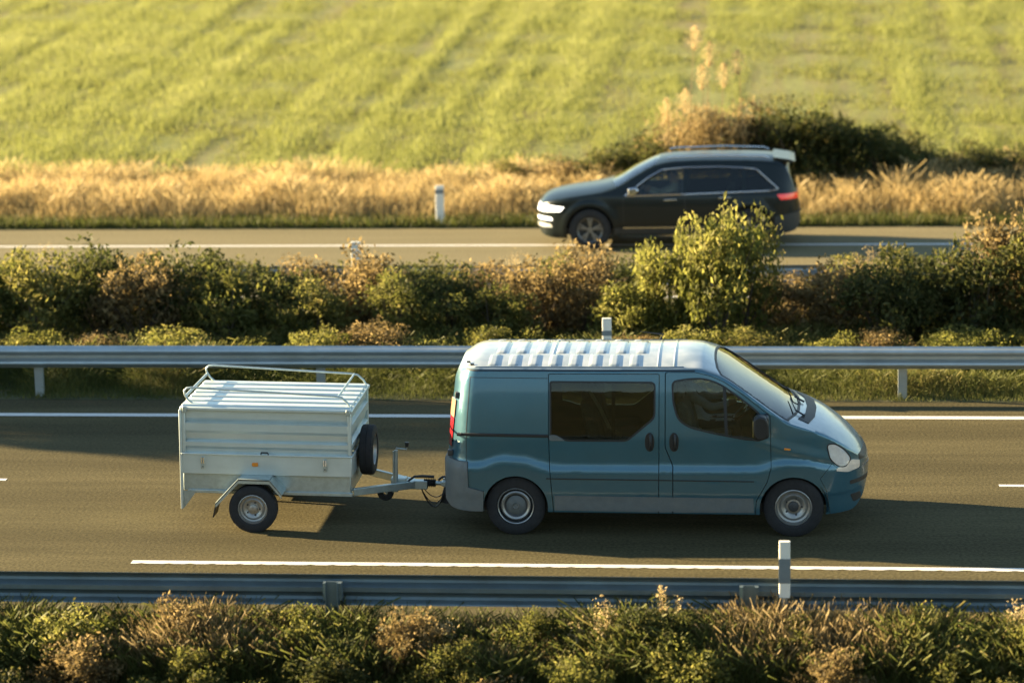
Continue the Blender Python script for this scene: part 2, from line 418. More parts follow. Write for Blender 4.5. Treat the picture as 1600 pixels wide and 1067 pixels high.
# ------------------------------------------------------------------ guard rails and marker posts
M_RAIL = mat('rail_steel', (.40, .45, .46), rough=.45, metal=.7, var=.12, scale=5, stretch=(.3, 1, 1), dirt=(.22, .21, .18), dirt_amt=.3)
prof_w = [(.155, .012), (.140, .020), (.112, .070), (.085, .083), (.060, .075), (.022, .014), (-.022, .014), (-.060, .075), (-.085, .083), (-.112, .070), (-.140, .020), (-.155, .012)]
M_RAILD = mat('shaded_rail_steel', (.15, .20, .22), rough=.5, metal=.6, var=.2, scale=5, stretch=(.3, 1, 1), dirt=(.10, .09, .07), dirt_amt=.4)  # same steel as the other rails, with its shade put into the colour
def rail(label, Y, face, xs_posts, ztop=.75, group='guard rails', M_RAIL=M_RAIL):
    """face=+1: the ribs point to +y, posts stand on the -y side"""
    root = empty('guard_rail', (xs_posts[0], Y, 0)); tag(root, label, 'guard rail', group)
    zc = ztop-.155
    q = [(face*d, zc+h) for h, d in prof_w]; q += [(face*(d-.004), zc+h) for h, d in prof_w[::-1]]
    bm_ = MB().prism(q, -.02, 4.16, 'yz').mesh('beam', 25); bm_.materials.append(M_RAIL)
    pm = MB()
    y0 = -face*.11
    pm.box(-.06, .06, *sorted((y0-.0025, y0+.0025)), -.4, zc+.12).box(-.06, -.054, *sorted((y0+.0025, y0-face*.055)), -.4, zc+.12).box(.054, .06, *sorted((y0+.0025, y0-face*.055)), -.4, zc+.12)
    pm = pm.mesh('post'); pm.materials.append(M_RAIL)
    sm = MB().box(-.09, .09, *sorted((-face*.107, 0)), zc-.07, zc+.10).mesh('spacer'); sm.materials.append(M_RAIL)
    bo = MB().lathe([(.016, .016), (.016, .024), (.001, .026)], 'y', (.05, 0, zc), 8)
    bo = bo.mesh('bolt'); bo.materials.append(M_RAIL)
    for i, x in enumerate(xs_posts):
        dx = x-xs_posts[0]
        b = link('beam', bm_, None, root); b.location = (dx, face*.003*(i % 2), .0015*(i % 3))
        link('post', pm, None, root).location = (dx, 0, 0); link('spacer', sm, None, root).location = (dx, 0, 0)
        bb = link('bolt', bo, None, root); bb.location = (dx, 0, 0); bb.scale = (1, face, 1)
    return root
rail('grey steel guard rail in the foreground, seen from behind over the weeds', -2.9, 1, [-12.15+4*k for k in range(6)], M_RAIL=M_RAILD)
rail('grey steel guard rail running across the picture behind van and trailer', 8.02, -1, [-26.14+4*k for k in range(10)])
rail('grey guard rail beyond the median shrubs, half hidden by leaves', 14.42, 1, [-26.6+4*k for k in range(11)])
M_MARK = mat('marker_white', (.74, .72, .64), rough=.6, var=.06)
M_MBAND = mat('marker_band', (.16, .19, .20), rough=.5)
def marker(label, X, Y, z0, z1, w, bands, leg=None):
    root = empty('marker_post', (X, Y, z0)); tag(root, label, 'marker post', 'roadside marker posts')
    h = z1-z0
    MB().prism(rpoly([(-w/2, -.03), (w/2, -.03), (w/2, .03), (-w/2, .03)], .012, 3), 0, h, 'xy').build('post', M_MARK, root, bevel=.004)
    for a, b, m in bands: MB().box(-w/2-.003, w/2+.003, -.033, .033, a-z0, b-z0).build('band', m, root)
    if leg is not None: MB().box(-w/4, w/4, -.018, .018, leg-z0, .002).build('leg', M_RAIL, root)
    return root
marker('white marker post with grey band standing up from the foreground rail, before the front wheel', .185, -3.0, .60, 1.15, .105, [(.745, .985, M_MBAND)], -.1)
marker('short white marker post behind the van roof, at the guard rail', -2.16, 8.22, .62, 1.10, .125, [(.86, .93, M_MBAND)], 0)
marker('yellowish marker post above the far side median rail', -6.62, 14.58, .72, 1.12, .15, [], 0)
marker('pale marker post in dry grass at the far verge, left of the black car', -6.33, 23.35, .02, .78, .165, [(.62, .70, M_MBAND)])

# ------------------------------------------------------------------ colours of things
M_PAINT = mat('van_paint', (.042, .128, .178), rough=.30, metal=.5, coat=.8, var=.05, scale=3, dirt=(.16, .18, .17), dirt_amt=.10, bump=.02, bscale=9, dust_sheen=(.60, .61, .59, .75))
M_PLAST = mat('grey_plastic', (.11, .125, .125), rough=.6, var=.1, scale=14, dirt=(.2, .18, .14), dirt_amt=.4)
M_BLACK = mat('black_plastic', (.012, .013, .014), rough=.5, var=.2)
M_RUBBER = mat('tyre_rubber', (.016, .016, .017), rough=.85, var=.3, scale=20, bump=.2, bscale=90, dirt=(.045, .04, .033), dirt_amt=.2)
M_STEEL = mat('wheel_steel', (.42, .42, .40), rough=.42, metal=.8, var=.2, scale=9, dirt=(.14, .11, .08), dirt_amt=.5)
M_DSTEEL = mat('dark_wheel_steel', (.055, .058, .06), rough=.5, metal=.4, var=.3, scale=9)
M_GALV = mat('galvanised_steel', (.46, .54, .54), rough=.42, metal=.75, var=.14, scale=16, dirt=(.25, .24, .2), dirt_amt=.25)
M_ALU = mat('trailer_aluminium', (.60, .67, .65), rough=.4, metal=.5, var=.06, scale=6, dirt=(.42, .45, .42), dirt_amt=.3, stretch=(.4, 1, 1))
M_SEAT = mat('seat_fabric', (.13, .14, .14), rough=.9, var=.3, scale=30)
M_DASH = mat('dashboard_plastic', (.025, .026, .027), rough=.7)
M_LINER = mat('cabin_lining', (.30, .29, .26), rough=.9)
M_GLASS = glass('side_glass', (.74, .78, .74), .8)
M_DGLASS = glass('tinted_glass', (.50, .53, .48), .8)
M_WSCR = glass('windscreen_glass', (.55, .60, .58), 1.0, ior=1.85)
M_LAMP = mat('clear_lamp', (.75, .77, .78), rough=.12, metal=.35, coat=1, var=.1, scale=25)
M_AMBER = mat('amber_lens', (.75, .25, .03), rough=.2, coat=.6)
M_RED = mat('red_lens', (.28, .012, .018), rough=.2, coat=.6)
M_CHROME = mat('chrome', (.75, .76, .77), rough=.12, metal=1, var=.05)
M_ALLOY = mat('dull_alloy', (.20, .20, .19), rough=.4, metal=.8)
M_SKIN = mat('skin', (.42, .22, .14), rough=.6, var=.08)
M_HAIR = mat('dark_hair', (.02, .014, .01), rough=.7)
M_SHIRT = mat('grey_shirt', (.42, .45, .46), rough=.9, var=.12, scale=20)
M_DARKCLOTH = mat('dark_cloth', (.03, .035, .05), rough=.9, var=.2, scale=20)

def skin_body(joints, edges, radii, sub=2):
    """one continuous figure grown over a skeleton; root joint first"""
    me = bpy.data.meshes.new('figure'); me.from_pydata(joints, edges, [])
    o = bpy.data.objects.new('tmp_fig', me); COL.objects.link(o)
    o.modifiers.new('s', 'SKIN'); 
    for i, d in enumerate(me.skin_vertices[0].data):
        r = radii[i]; d.radius = r if hasattr(r, '__len__') else (r, r); d.use_root = (i == 0)
    su = o.modifiers.new('d', 'SUBSURF'); su.levels = sub; su.render_levels = sub
    dg = bpy.context.evaluated_depsgraph_get(); dg.update()
    res = bpy.data.meshes.new_from_object(o.evaluated_get(dg)); bpy.data.objects.remove(o, do_unlink=True)
    res.shade_smooth(); return res

def make_person(label, loc, sgn, shirt, hand_pts, wheel_x):
    """a seated driver; local frame: hips at the origin, faces +x*sgn, arms reach hand_pts (local)"""
    root = empty('person', loc); tag(root, label, 'person')
    f = sgn
    J = [(0, 0, .06), (-.05*f, 0, .22), (-.10*f, 0, .42), (-.11*f, 0, .52), (-.08*f, 0, .60), (-.05*f, 0, .70), (-.04*f, 0, .80)]
    Rd = [(.17, .13), (.155, .12), (.18, .12), (.10, .09), (.058, .058), (.085, .075), (.07, .075)]
    E = [(i, i+1) for i in range(6)]
    def chain(start, pts, rs):
        k = start
        for p, r in zip(pts, rs):
            J.append(p); Rd.append((r, r)); E.append((k, len(J)-1)); k = len(J)-1
    for s, h in zip((-1, 1), hand_pts):
        sh = (-.10*f, .20*s, .46); hv = Vector(h); sv = Vector(sh)
        el = (sv+hv)/2+Vector((0, .06*s, -.12))
        chain(2, [sh, tuple(el), tuple(el.lerp(hv, .85)), h], [.066, .05, .036, .032])
        chain(0, [(.12*f, .09*s, .04), (.46*f, .12*s, .08), (.50*f, .12*s, -.20), (.54*f, .12*s, -.36)], [.095, .072, .055, .045])
    me = skin_body(J, E, Rd)
    me.materials.clear(); me.materials.append(shirt); me.materials.append(M_SKIN); me.materials.append(M_DARKCLOTH)
    for p in me.polygons:
        c = p.center
        if c.z > .555: p.material_index = 1
        elif min((c-Vector(h)).length for h in hand_pts) < .11: p.material_index = 1
        elif c.z < .12 and c.x*f > .05: p.material_index = 2
    body = link('body', me, None, root)
    fm = MB()                                                   # fingers closing round the wheel rim, thumb on the near side
    for s, h in zip((-1, 1), hand_pts):
        h = Vector(h)
        for q in range(4):
            b = h+Vector((.012*f, (q-1.5)*.019, .01)); L = (.9, 1.05, 1, .8)[q]
            fm.tube([b, b+Vector((.035*f*L, 0, .022)), b+Vector((.062*f*L, 0, .004)), b+Vector((.058*f*L, 0, -.026))], [.010, .0095, .009, .007], 7)
        b = h+Vector((0, -.032*s, 0)); fm.tube([b, b+Vector((.02*f, -.012*s, .02)), b+Vector((.045*f, -.004*s, .024))], [.011, .0105, .008], 7)
    fm.build('fingers', M_SKIN, root, smooth=60)
    hr = MB()                                                   # hair cap
    for a in range(12):
        pass
    cx = -.05*f
    prof = [(.001, .145), (.045, .138), (.078, .112), (.094, .07), (.096, .02), (.088, -.03)]
    hr.lathe(prof, 'z', (cx-.018*f, 0, .755), 20); hr.build('hair', M_HAIR, root, smooth=60)
    fc = MB(); hx = .045*f
    fc.tube([(hx-.012*f, 0, .765), (hx+.016*f, 0, .735), (hx+.004*f, 0, .722)], [.008, .013, .008], 6)      # nose
    fc.tube([(hx-.018*f, -.024, .692), (hx-.004*f, 0, .690), (hx-.018*f, .024, .692)], .006, 6)             # mouth
    for s in (-1, 1): fc.tube([(cx+.01*f, .078*s, .775), (cx, .088*s, .755), (cx+.008*f, .078*s, .725)], [.012, .014, .009], 6)  # ears
    fc.build('face', M_SKIN, root, smooth=60)
    ey = MB()
    for s in (-1, 1): ey.tube([(hx-.014*f, .03*s-.012, .765), (hx-.006*f, .03*s, .766), (hx-.014*f, .03*s+.012, .765)], .008, 6)
    ey.build('eyes', M_HAIR, root, smooth=60)
    return root

def make_wheel(parent, x, y, z, Rt, width, out, style):
    """out = -1: face towards -y.  rim mesh with tyre, ring and hub as sub-parts"""
    s = -out; w = width/2; rr = Rt*.60
    dark = style in ('van_rear', 'alloy')
    rim = MB()
    if style == 'alloy':
        rim.lathe([(rr*1.02, -w*.75), (rr*.95, -w*.8), (rr*.9, -w*.2), (rr*.3, 0), (.001, 0)], 'y', (0, 0, 0), 40)
    else:
        rim.lathe([(rr*1.04, -w*.80), (rr*.98, -w*.86), (rr*.94, -w*.72), (rr*.90, -w*.35), (rr*.80, -w*.28), (rr*.66, -w*.50), (rr*.52, -w*.42), (rr*.40, -w*.22), (rr*.2, -w*.25), (.001, -w*.25)], 'y', (0, 0, 0), 44)
    wh = rim.build('wheel', M_DSTEEL if dark else M_STEEL, parent, smooth=35); wh.location = (x, y, z)
    if out > 0: wh.rotation_euler = (0, 0, math.pi)
    t = MB().lathe([(rr*1.02, -w*.80), (rr*1.10, -w*.97), (rr*1.32, -w*1.0), (Rt*.93, -w*.93), (Rt*.985, -w*.8), (Rt, -w*.55), (Rt, -w*.06), (Rt*.975, -w*.05), (Rt*.975, w*.05), (Rt, w*.06), (Rt, w*.55), (Rt*.985, w*.8), (Rt*.93, w*.93), (rr*1.25, w), (rr*1.02, w*.8)], 'y', (0, 0, 0), 56, closed=True)
    t.build('tyre', M_RUBBER, wh, smooth=35)
    if style == 'van_rear':
        MB().lathe([(rr*.80, -w*.30), (rr*.84, -w*.62), (rr*.76, -w*.72), (rr*.66, -w*.62), (rr*.64, -w*.30)], 'y', (0, 0, 0), 44, closed=True).build('trim_ring', M_STEEL, wh, smooth=35)
        MB().lathe([(rr*1.03, -w*.86), (rr*1.0, -w*.92), (rr*.96, -w*.86)], 'y', (0, 0, 0), 44, closed=True).build('rim_lip', M_STEEL, wh, smooth=35)
        MB().lathe([(rr*.60, -w*.36), (rr*.45, -w*.58), (rr*.18, -w*.62), (rr*.14, -w*.74), (.001, -w*.74)], 'y', (0, 0, 0), 32).build('hub_cap', M_PLAST, wh, smooth=35)
        MB().lathe([(rr*.17, -w*.70), (rr*.15, -w*.80), (rr*.11, -w*.70)], 'y', (0, 0, 0), 20, closed=True).build('hub_ring', M_STEEL, wh, smooth=35)
    elif style == 'alloy':
        for k in range(5):
            a = 2*math.pi*k/5+.3; sp = MB()
            for da in (-.16, .16):
                sp.bar((math.cos(a)*rr*.15, -w*.72, math.sin(a)*rr*.15), (math.cos(a+da)*rr*.97, -w*.80, math.sin(a+da)*rr*.97), .035, .028, up=(0, 1, 0))
            sp.build('spoke', M_ALLOY, wh, bevel=.004)
        MB().lathe([(rr*1.03, -w*.82), (rr*1.0, -w*.92), (rr*.93, -w*.82)], 'y', (0, 0, 0), 44, closed=True).build('rim_lip', M_ALLOY, wh, smooth=35)
        MB().lathe([(rr*.22, -w*.6), (rr*.2, -w*.82), (.001, -w*.84)], 'y', (0, 0, 0), 20).build('hub_cap', M_ALLOY, wh, smooth=35)
    else:
        MB().lathe([(rr*.30, -w*.22), (rr*.28, -w*.48), (rr*.16, -w*.55), (.001, -w*.55)], 'y', (0, 0, 0), 24).build('hub_cap', M_DSTEEL if style == 'van_front' else M_STEEL, wh, smooth=35)
        nb = MB()
        for k in range(5):
            a = 2*math.pi*k/5; nb.lathe([(.011, -w*.25), (.011, -w*.45), (.001, -w*.45)], 'y', (math.cos(a)*rr*.46, 0, math.sin(a)*rr*.46), 6)
        nb.build('wheel_nuts', M_DSTEEL, wh)['kind'] = 'stuff'
    return wh

# ------------------------------------------------------------------ the van
VAN = empty('panel_van', (-1.22, 2.11, 0)); tag(VAN, 'dusty blue-grey panel van with ribbed roof, towing the ribbed metal trailer', 'van')
v_zb = smooth_tab([(-2.36, .34), (-2.25, .30), (-1.9, .285), (0, .27), (1.2, .262), (1.9, .25), (2.17, .26), (2.30, .38), (2.355, .56), (2.375, .66)])
v_zs = smooth_tab([(-2.36, 1.80), (-2.25, 1.86), (-2.1, 1.875), (-1, 1.872), (.1, 1.872), (.44, 1.876), (.64, 1.836), (.80, 1.765), (1.0, 1.63), (1.2, 1.482), (1.32, 1.395), (1.46, 1.305), (1.73, 1.205), (1.91, 1.115), (2.05, 1.02), (2.2, .90), (2.33, .79), (2.375, .735)])
v_zt = smooth_tab([(-2.36, 1.89), (-2.2, 1.945), (-2.0, 1.962), (-1, 1.966), (.1, 1.966), (.35, 1.972), (.52, 1.952), (.66, 1.892), (.78, 1.82), (1.1, 1.625), (1.4, 1.437), (1.58, 1.325), (1.66, 1.30), (1.85, 1.245), (2.05, 1.13), (2.2, 1.01), (2.3, .90), (2.35, .82), (2.375, .765)])
v_w = smooth_tab([(.22, .90), (.30, .912), (.46, .922), (.48, .93), (.7, .93), (.85, .928), (1.1, .922), (1.3, .904), (1.6, .862), (1.87, .808), (2.0, .78)])
def v_zc(x):
    z = .822
    z += .085*math.exp(-((x+1.555)/.30)**4) + .075*math.exp(-((x-1.52)/.30)**4)
    return z+.03*sstep(-1.25, -1.9, x)
def v_W(x, z):
    w = v_w(z)
    zc = v_zc(x); fl = .03*(1-sstep(zc-.085, zc+.012, z))
    w += fl
    w -= .006*math.exp(-((z-.665)/.012)**2)*(1 if -1.2 < x < 1.15 else 0)
    if 1.05 < x:                                                # crease running from the window sill to the lamp
        zl = 1.024-.27*(x-1.286); w += .010*sstep(zl-.03, zl, z)*sstep(1.05, 1.25, x)*(1-sstep(zl, zl+.14, z))
    if x > 1.30:
        k = (x-1.30)/(2.385-1.30); w *= max(1-k**2.5, 0)**(1/2.5)
    if x < -2.0:
        k = (-2.0-x)/.41; w *= max(1-k**2.5, .0)**(1/2.5)
    return w
def v_warp(x, y, z):
    if x < -1.7:
        ln = float(np.interp(z, [0, .8, .9, 1.37, 1.74, 1.87, 2.0], [0, 0, .04, .075, .12, .17, .20]))
        x = x+ln*((-1.7-x)/.66)
    return (x, y, z)
xs = list(np.linspace(-2.36, -1.96, 15))+list(np.linspace(-1.92, 1.38, 68))+list(np.linspace(1.41, 2.28, 30))+[2.30, 2.32, 2.335, 2.35, 2.362, 2.37, 2.375]
VL = Loft(xs, v_zb, v_zs, v_zt, v_W, ns=52, nt=14, p=2.3, warp=v_warp)

wl_slide = rpoly([(-1.155, 1.745), (.015, 1.740), (.012, 1.345), (-.30, 1.085), (-.975, 1.085), (-1.06, 1.125), (-1.155, 1.14)], [.03, .06, .06, .05, .05, .05, .02])
wl_front = rpoly([(.195, 1.75), (.40, 1.782), (.56, 1.782), (.73, 1.725), (.95, 1.575), (1.115, 1.445), (1.20, 1.36), (1.18, 1.095), (1.0, 1.108), (.66, 1.172), (.38, 1.24), (.255, 1.33), (.205, 1.52)], [.06, .08, .08, .08, .05, .05, .05, .04, .05, .08, .1, .1, .05])
d_slide = rpoly([(-1.166, 1.822), (.056, 1.822), (.050, .9), (.042, .20), (-1.115, .20), (-1.16, .78), (-1.168, 1.13)], .015, 2)
d_front = rpoly([(.128, 1.842), (.45, 1.842), (.61, 1.808), (.77, 1.742), (.97, 1.607), (1.17, 1.455), (1.275, 1.378), (1.282, 1.0), (1.287, .80), (1.242, .635), (1.125, .43), (1.105, .20), (.205, .20), (.209, .81), (.124, 1.02)], .02, 2)
fb_poly = [(1.955, .815), (1.83, .665), (1.90, .52), (1.955, .18), (2.5, .1), (2.5, .742), (2.25, .700), (2.06, .728)]
rb_poly = [(-2.5, .845), (-2.082, .845), (-2.075, .56), (-1.905, .515), (-1.92, .2), (-2.5, .2)]
def cyl(x, z, r, y0, y1, n=40):
    return MB().prism([(x+r*math.cos(2*math.pi*k/n), z+r*math.sin(2*math.pi*k/n)) for k in range(n)], y0, y1).mesh('c')
arches = [cyl(-1.548, .33, .362, -1.2, 1.2), cyl(1.53, .325, .368, -1.2, 1.2)]
# windscreen outline in plan
ws_near = [(x, -(VL.W(x, VL.zs(x))-.045)) for x in np.linspace(.74, 1.47, 12)]
ws_poly = ws_near+[(1.55, -.6), (1.60, -.35), (1.615, 0), (1.60, .35), (1.55, .6)]+[(x, -y) for x, y in ws_near[::-1]]+[(.69, .6), (.665, .3), (.66, 0), (.665, -.3), (.69, -.6)]
hl_poly = rpoly([(1.905, 1.035), (1.985, 1.035), (2.09, .955), (2.165, .845), (2.12, .775), (2.03, .785), (1.94, .875)], .05)
lm_poly = rpoly([(2.02, .772), (2.11, .762), (2.175, .832), (2.27, .80), (2.27, .722), (2.14, .702), (2.0, .735)], .02)
cut_all = [MB().prism(opoly(d_slide, .006), -1.3, -.5).mesh('c'), MB().prism(opoly(d_front, .006), -1.3, -.5).mesh('c'),
           MB().prism(wl_slide, .5, 1.3).mesh('c'), MB().prism(wl_front, .5, 1.3).mesh('c'),
           MB().prism(ws_poly, 1.25, 2.2, 'xy').mesh('c'), MB().prism(opoly(fb_poly, .004), -1.3, 1.3).mesh('c'), MB().prism(opoly(rb_poly, .004), -1.3, 1.3).mesh('c'),
           ]+arches
body_me = boolean(VL.shell(0, -.035), cut_all)
link('body', VL.finish(body_me), M_PAINT, VAN)
ar2 = lambda: [cyl(-1.548, .33, .362, -1.2, 1.2), cyl(1.53, .325, .368, -1.2, 1.2)]
sd = VL.panel('sliding_door', opoly(d_slide, -.002), .0005, -.035, M_PAINT, VAN, holes=[wl_slide], cut=ar2())
fd = VL.panel('front_door', opoly(d_front, -.002), .0005, -.035, M_PAINT, VAN, holes=[wl_front], cut=ar2())
VL.panel('front_bumper', fb_poly, .004, -.03, M_PAINT, VAN, y0=-1.3, y1=1.3, cut=[ar2()[1]], full=True)
rbp = VL.panel('rear_bumper', rb_poly, .018, -.03, M_PLAST, VAN, y0=-1.3, y1=1.3, cut=[ar2()[0]], full=True)
VL.panel('window', opoly(wl_slide, .004), -.008, -.014, M_DGLASS, sd)
VL.panel('window', opoly(wl_front, .004), -.008, -.014, M_GLASS, fd)
VL.panel('window', opoly(wl_slide, .004), -.008, -.014, M_DGLASS, VAN, y0=.15, y1=1.3)
VL.panel('window', opoly(wl_front, .004), -.008, -.014, M_GLASS, VAN, y0=.15, y1=1.3)
VL.panel('window_seal', opoly(wl_slide, .004), .003, -.03, M_BLACK, sd, holes=[opoly(wl_slide, -.016)])
VL.panel('window_seal', opoly(wl_front, .004), .003, -.03, M_BLACK, fd, holes=[opoly(wl_front, -.016)])
VL.panel('window_divider', [(.755, 1.72), (.79, 1.70), (.815, 1.15), (.78, 1.15)], -.002, -.03, M_BLACK, fd)
VL.panel('window_divider', [(-.47, 1.75), (-.43, 1.75), (-.43, 1.08), (-.47, 1.08)], -.016, -.03, M_BLACK, sd)
VL.panel('windscreen', opoly(ws_poly, .006), -.006, -.013, M_WSCR, VAN, 1.2, 2.2, 'xy')
VL.panel('windscreen_seal', opoly(ws_poly, .008), .003, -.02, M_BLACK, VAN, 1.2, 2.2, 'xy', holes=[opoly(ws_poly, -.018)])
cw = [(1.585, -.68), (1.67, -.40), (1.695, 0), (1.67, .40), (1.585, .68), (1.70, .72), (1.775, .42), (1.80, 0), (1.775, -.42), (1.70, -.72)]
VL.panel('cowl_vent', cw, .008, -.01, M_BLACK, VAN, 1.0, 2.2, 'xy')
VL.panel('lamp_bezel', opoly(hl_poly, .014), .0025, -.02, M_BLACK, VAN, y0=-1.3, y1=-.2)
VL.panel('headlight', hl_poly, .007, -.02, M_LAMP, VAN, y0=-1.3, y1=-.2)
VL.panel('indicator_lamp', lm_poly, .007, -.01, mat('clear_indicator', (.75, .62, .5), rough=.2, coat=.8), VAN, y0=-1.3, y1=-.15)
VL.panel('headlight', [(a, b) for a, b in hl_poly], .005, -.01, M_LAMP, VAN, y0=.2, y1=1.3)
VL.panel('sill_trim', [(-1.112, .472), (1.09, .452), (1.10, .285), (.215, .284), (.2, .30), (.19, .284), (.055, .284), (.045, .3), (.035, .284), (-1.112, .30)], .008, -.005, M_PLAST, VAN, cut=ar2())
VL.panel('rub_line', [(-1.20, .672), (1.10, .650), (1.10, .640), (-1.20, .661)], .007, -.002, M_BLACK, VAN)
VL.panel('panel_seam', [(-2.05, 1.788), (-1.175, 1.779), (-1.175, 1.773), (-2.05, 1.782)], .002, -.002, M_BLACK, VAN)
VL.panel('panel_seam', [(-2.046, 1.79), (-2.095, 1.2), (-2.098, .85), (-2.092, .85), (-2.089, 1.2), (-2.040, 1.79)], .002, -.002, M_BLACK, VAN)
VL.panel('gutter', [(-2.1, 1.868), (.45, 1.868), (.45, 1.855), (-2.1, 1.855)], .006, -.004, M_BLACK, VAN)
VL.panel('side_marker', rpoly([(1.43, 1.022), (1.50, 1.015), (1.50, .995), (1.43, 1.002)], .008), .012, -.004, M_AMBER, VAN)
VL.panel('tail_light', rpoly([(-2.36, 1.30), (-2.245, 1.30), (-2.285, .96), (-2.40, .96)], .015), .012, -.01, M_RED, VAN)
VL.panel('indicator_lens', rpoly([(-2.36, 1.50), (-2.222, 1.50), (-2.245, 1.305), (-2.36, 1.305)], .01), .015, -.01, mat('smoked_lens', (.42, .25, .16), rough=.25, coat=.6), VAN)
for xh, z in ((-2.19, 1.56), (-2.29, .90)):
    MB().box(xh-.035, xh+.03, -.745, -.66, z-.035, z+.035).build('door_hinge', M_DSTEEL, VAN, bevel=.008)
# slide rail
ry = lambda x, z: -VL.W(x, z)
MB().bar((-2.15, ry(-1.9, 1.155)-.004, 1.158), (-1.17, ry(-1.2, 1.14)-.004, 1.143), .02, .034).build('slide_rail', M_BLACK, VAN, bevel=.006)
MB().tube([(-2.19, ry(-1.9, 1.15)+.005, 1.159), (-2.14, ry(-1.9, 1.15)-.006, 1.158)], .02, 10).build('rail_end', M_BLACK, VAN)
MB().prism(rpoly([(-1.165, 1.155), (-1.09, 1.155), (-.98, 1.09), (-1.165, 1.09)], .03), ry(-1.1, 1.12)-.012, ry(-1.1, 1.12)+.02).build('rail_carriage', M_PLAST, sd, bevel=.006)
# handles
for par, hx in ((sd, -.05), (fd, .22)):
    y = ry(hx, 1.08)
    ring = [(hx+.052*math.cos(t), 1.078+.108*math.copysign(abs(math.sin(t))**.8, math.sin(t))) for t in np.linspace(0, 2*math.pi, 28, endpoint=False)]
    h = MB().prism(ring, y-.006, y+.02).build('handle', M_BLACK, par, bevel=.004)
    MB().tube([(hx+.01, y-.004, 1.16), (hx+.012, y-.03, 1.13), (hx+.012, y-.032, 1.03), (hx+.01, y-.004, 1.0)], .016, 8).build('grip', M_BLACK, h, smooth=60)
# roof ribs: pressed ladder pattern
def roof_pad(name, x0, x1, y0, y1, h, par, m=M_PAINT, nx=4, ny=8):
    vs = []; fs = []; e = .018
    X = np.linspace(x0, x1, nx); Y = np.linspace(y0, y1, ny)
    lv = [(0, -.004), (e, h)]
    rows = []
    XX = [x0, x0+e]+list(np.linspace(x0+e, x1-e, nx)[1:-1])+[x1-e, x1]; YY = [y0, y0+e]+list(np.linspace(y0+e, y1-e, ny)[1:-1])+[y1-e, y1]
    for i, x in enumerate(XX):
        for j, y in enumerate(YY):
            edge = i in (0, len(XX)-1) or j in (0, len(YY)-1)
            vs.append((x, y, VL.top(x, y)+(-.004 if edge else h)))
    n = len(YY)
    for i in range(len(XX)-1):
        for j in range(n-1): fs.append((i*n+j, (i+1)*n+j, (i+1)*n+j+1, i*n+j+1))
    me = bpy.data.meshes.new(name); me.from_pydata(vs, [], fs); me.shade_smooth(); me.set_sharp_from_angle(angle=R(60))
    return link(name, me, m, par)
for k in range(8):
    xa = -1.86+k*.225
    roof_pad('roof_rib', xa, xa+.125, -.735, -.38, .012, VAN)
    roof_pad('roof_rib', xa+.06, xa+.185, -.34, .34, .012, VAN)
    roof_pad('roof_rib', xa, xa+.105, .40, .735, .010, VAN)
for xa in (-1.17, .02, .20):
    roof_pad('roof_seam', xa, xa+.04, -.77, .77, .008, VAN, nx=3, ny=16)
for yy in (-.775, .745):
    roof_pad('roof_channel', -2.0, .34, yy, yy+.03, .012, VAN, M_PAINT, nx=16, ny=3)
MB().tube([(.02, .60, 1.93), (.05, .60, 1.985), (-.22, .60, 2.02)], [.018, .010, .004], 8).build('aerial', M_BLACK, VAN)
for xa, yy in ((-2.08, -.60), (-2.03, -.68)):
    MB().box(xa-.02, xa+.02, yy-.01, yy+.01, VL.top(xa, yy)-.01, VL.top(xa, yy)+.008).build('roof_plug', M_BLACK, VAN)
# door mirror
mh = MB()
mp = [(1.10, 1.40), (1.16, 1.43), (1.235, 1.405), (1.262, 1.33), (1.25, 1.19), (1.20, 1.155), (1.12, 1.16), (1.09, 1.25)]
mh.prism(rpoly(mp, .03, 3), -1.16, -1.00); mir = mh.build('door_mirror', M_BLACK, VAN, bevel=.03, seg=3)
MB().prism(rpoly([(1.20, 1.40), (1.26, 1.40), (1.262, 1.17), (1.20, 1.15)], .02, 2), -1.10, -.86).build('mirror_arm', M_BLACK, mir, bevel=.012)
MB().box(1.085, 1.094, -1.14, -1.02, 1.19, 1.37).build('mirror_glass', M_CHROME, mir)
# wipers
for y0, y1 in ((-.55, -.08), (.05, .55)):
    p = [(1.66, y0, VL.top(1.66, y0)+.02), (1.56, y0+.06, VL.top(1.56, y0+.06)+.03), (1.50, y1, VL.top(1.50, y1)+.018)]
    MB().tube(p, [.012, .009, .006], 6).build('wiper', M_BLACK, VAN)
# grille, badge, fog lamp, number plate
VL.panel('grille', rpoly([(2.22, .86), (2.5, .9), (2.5, .80), (2.27, .80)], .01, 2), .004, -.02, M_BLACK, VAN, y0=-.55, y1=.55)
VL.panel('bumper_vent', rpoly([(2.16, .44), (2.28, .44), (2.29, .36), (2.20, .34)], .02), .006, -.01, M_BLACK, VAN, y0=-1, y1=-.2)
VL.panel('bumper_slot', rpoly([(2.16, .60), (2.5, .60), (2.5, .55), (2.16, .555)], .01, 2), .007, -.01, M_BLACK, VAN, y0=-.9, y1=.9)
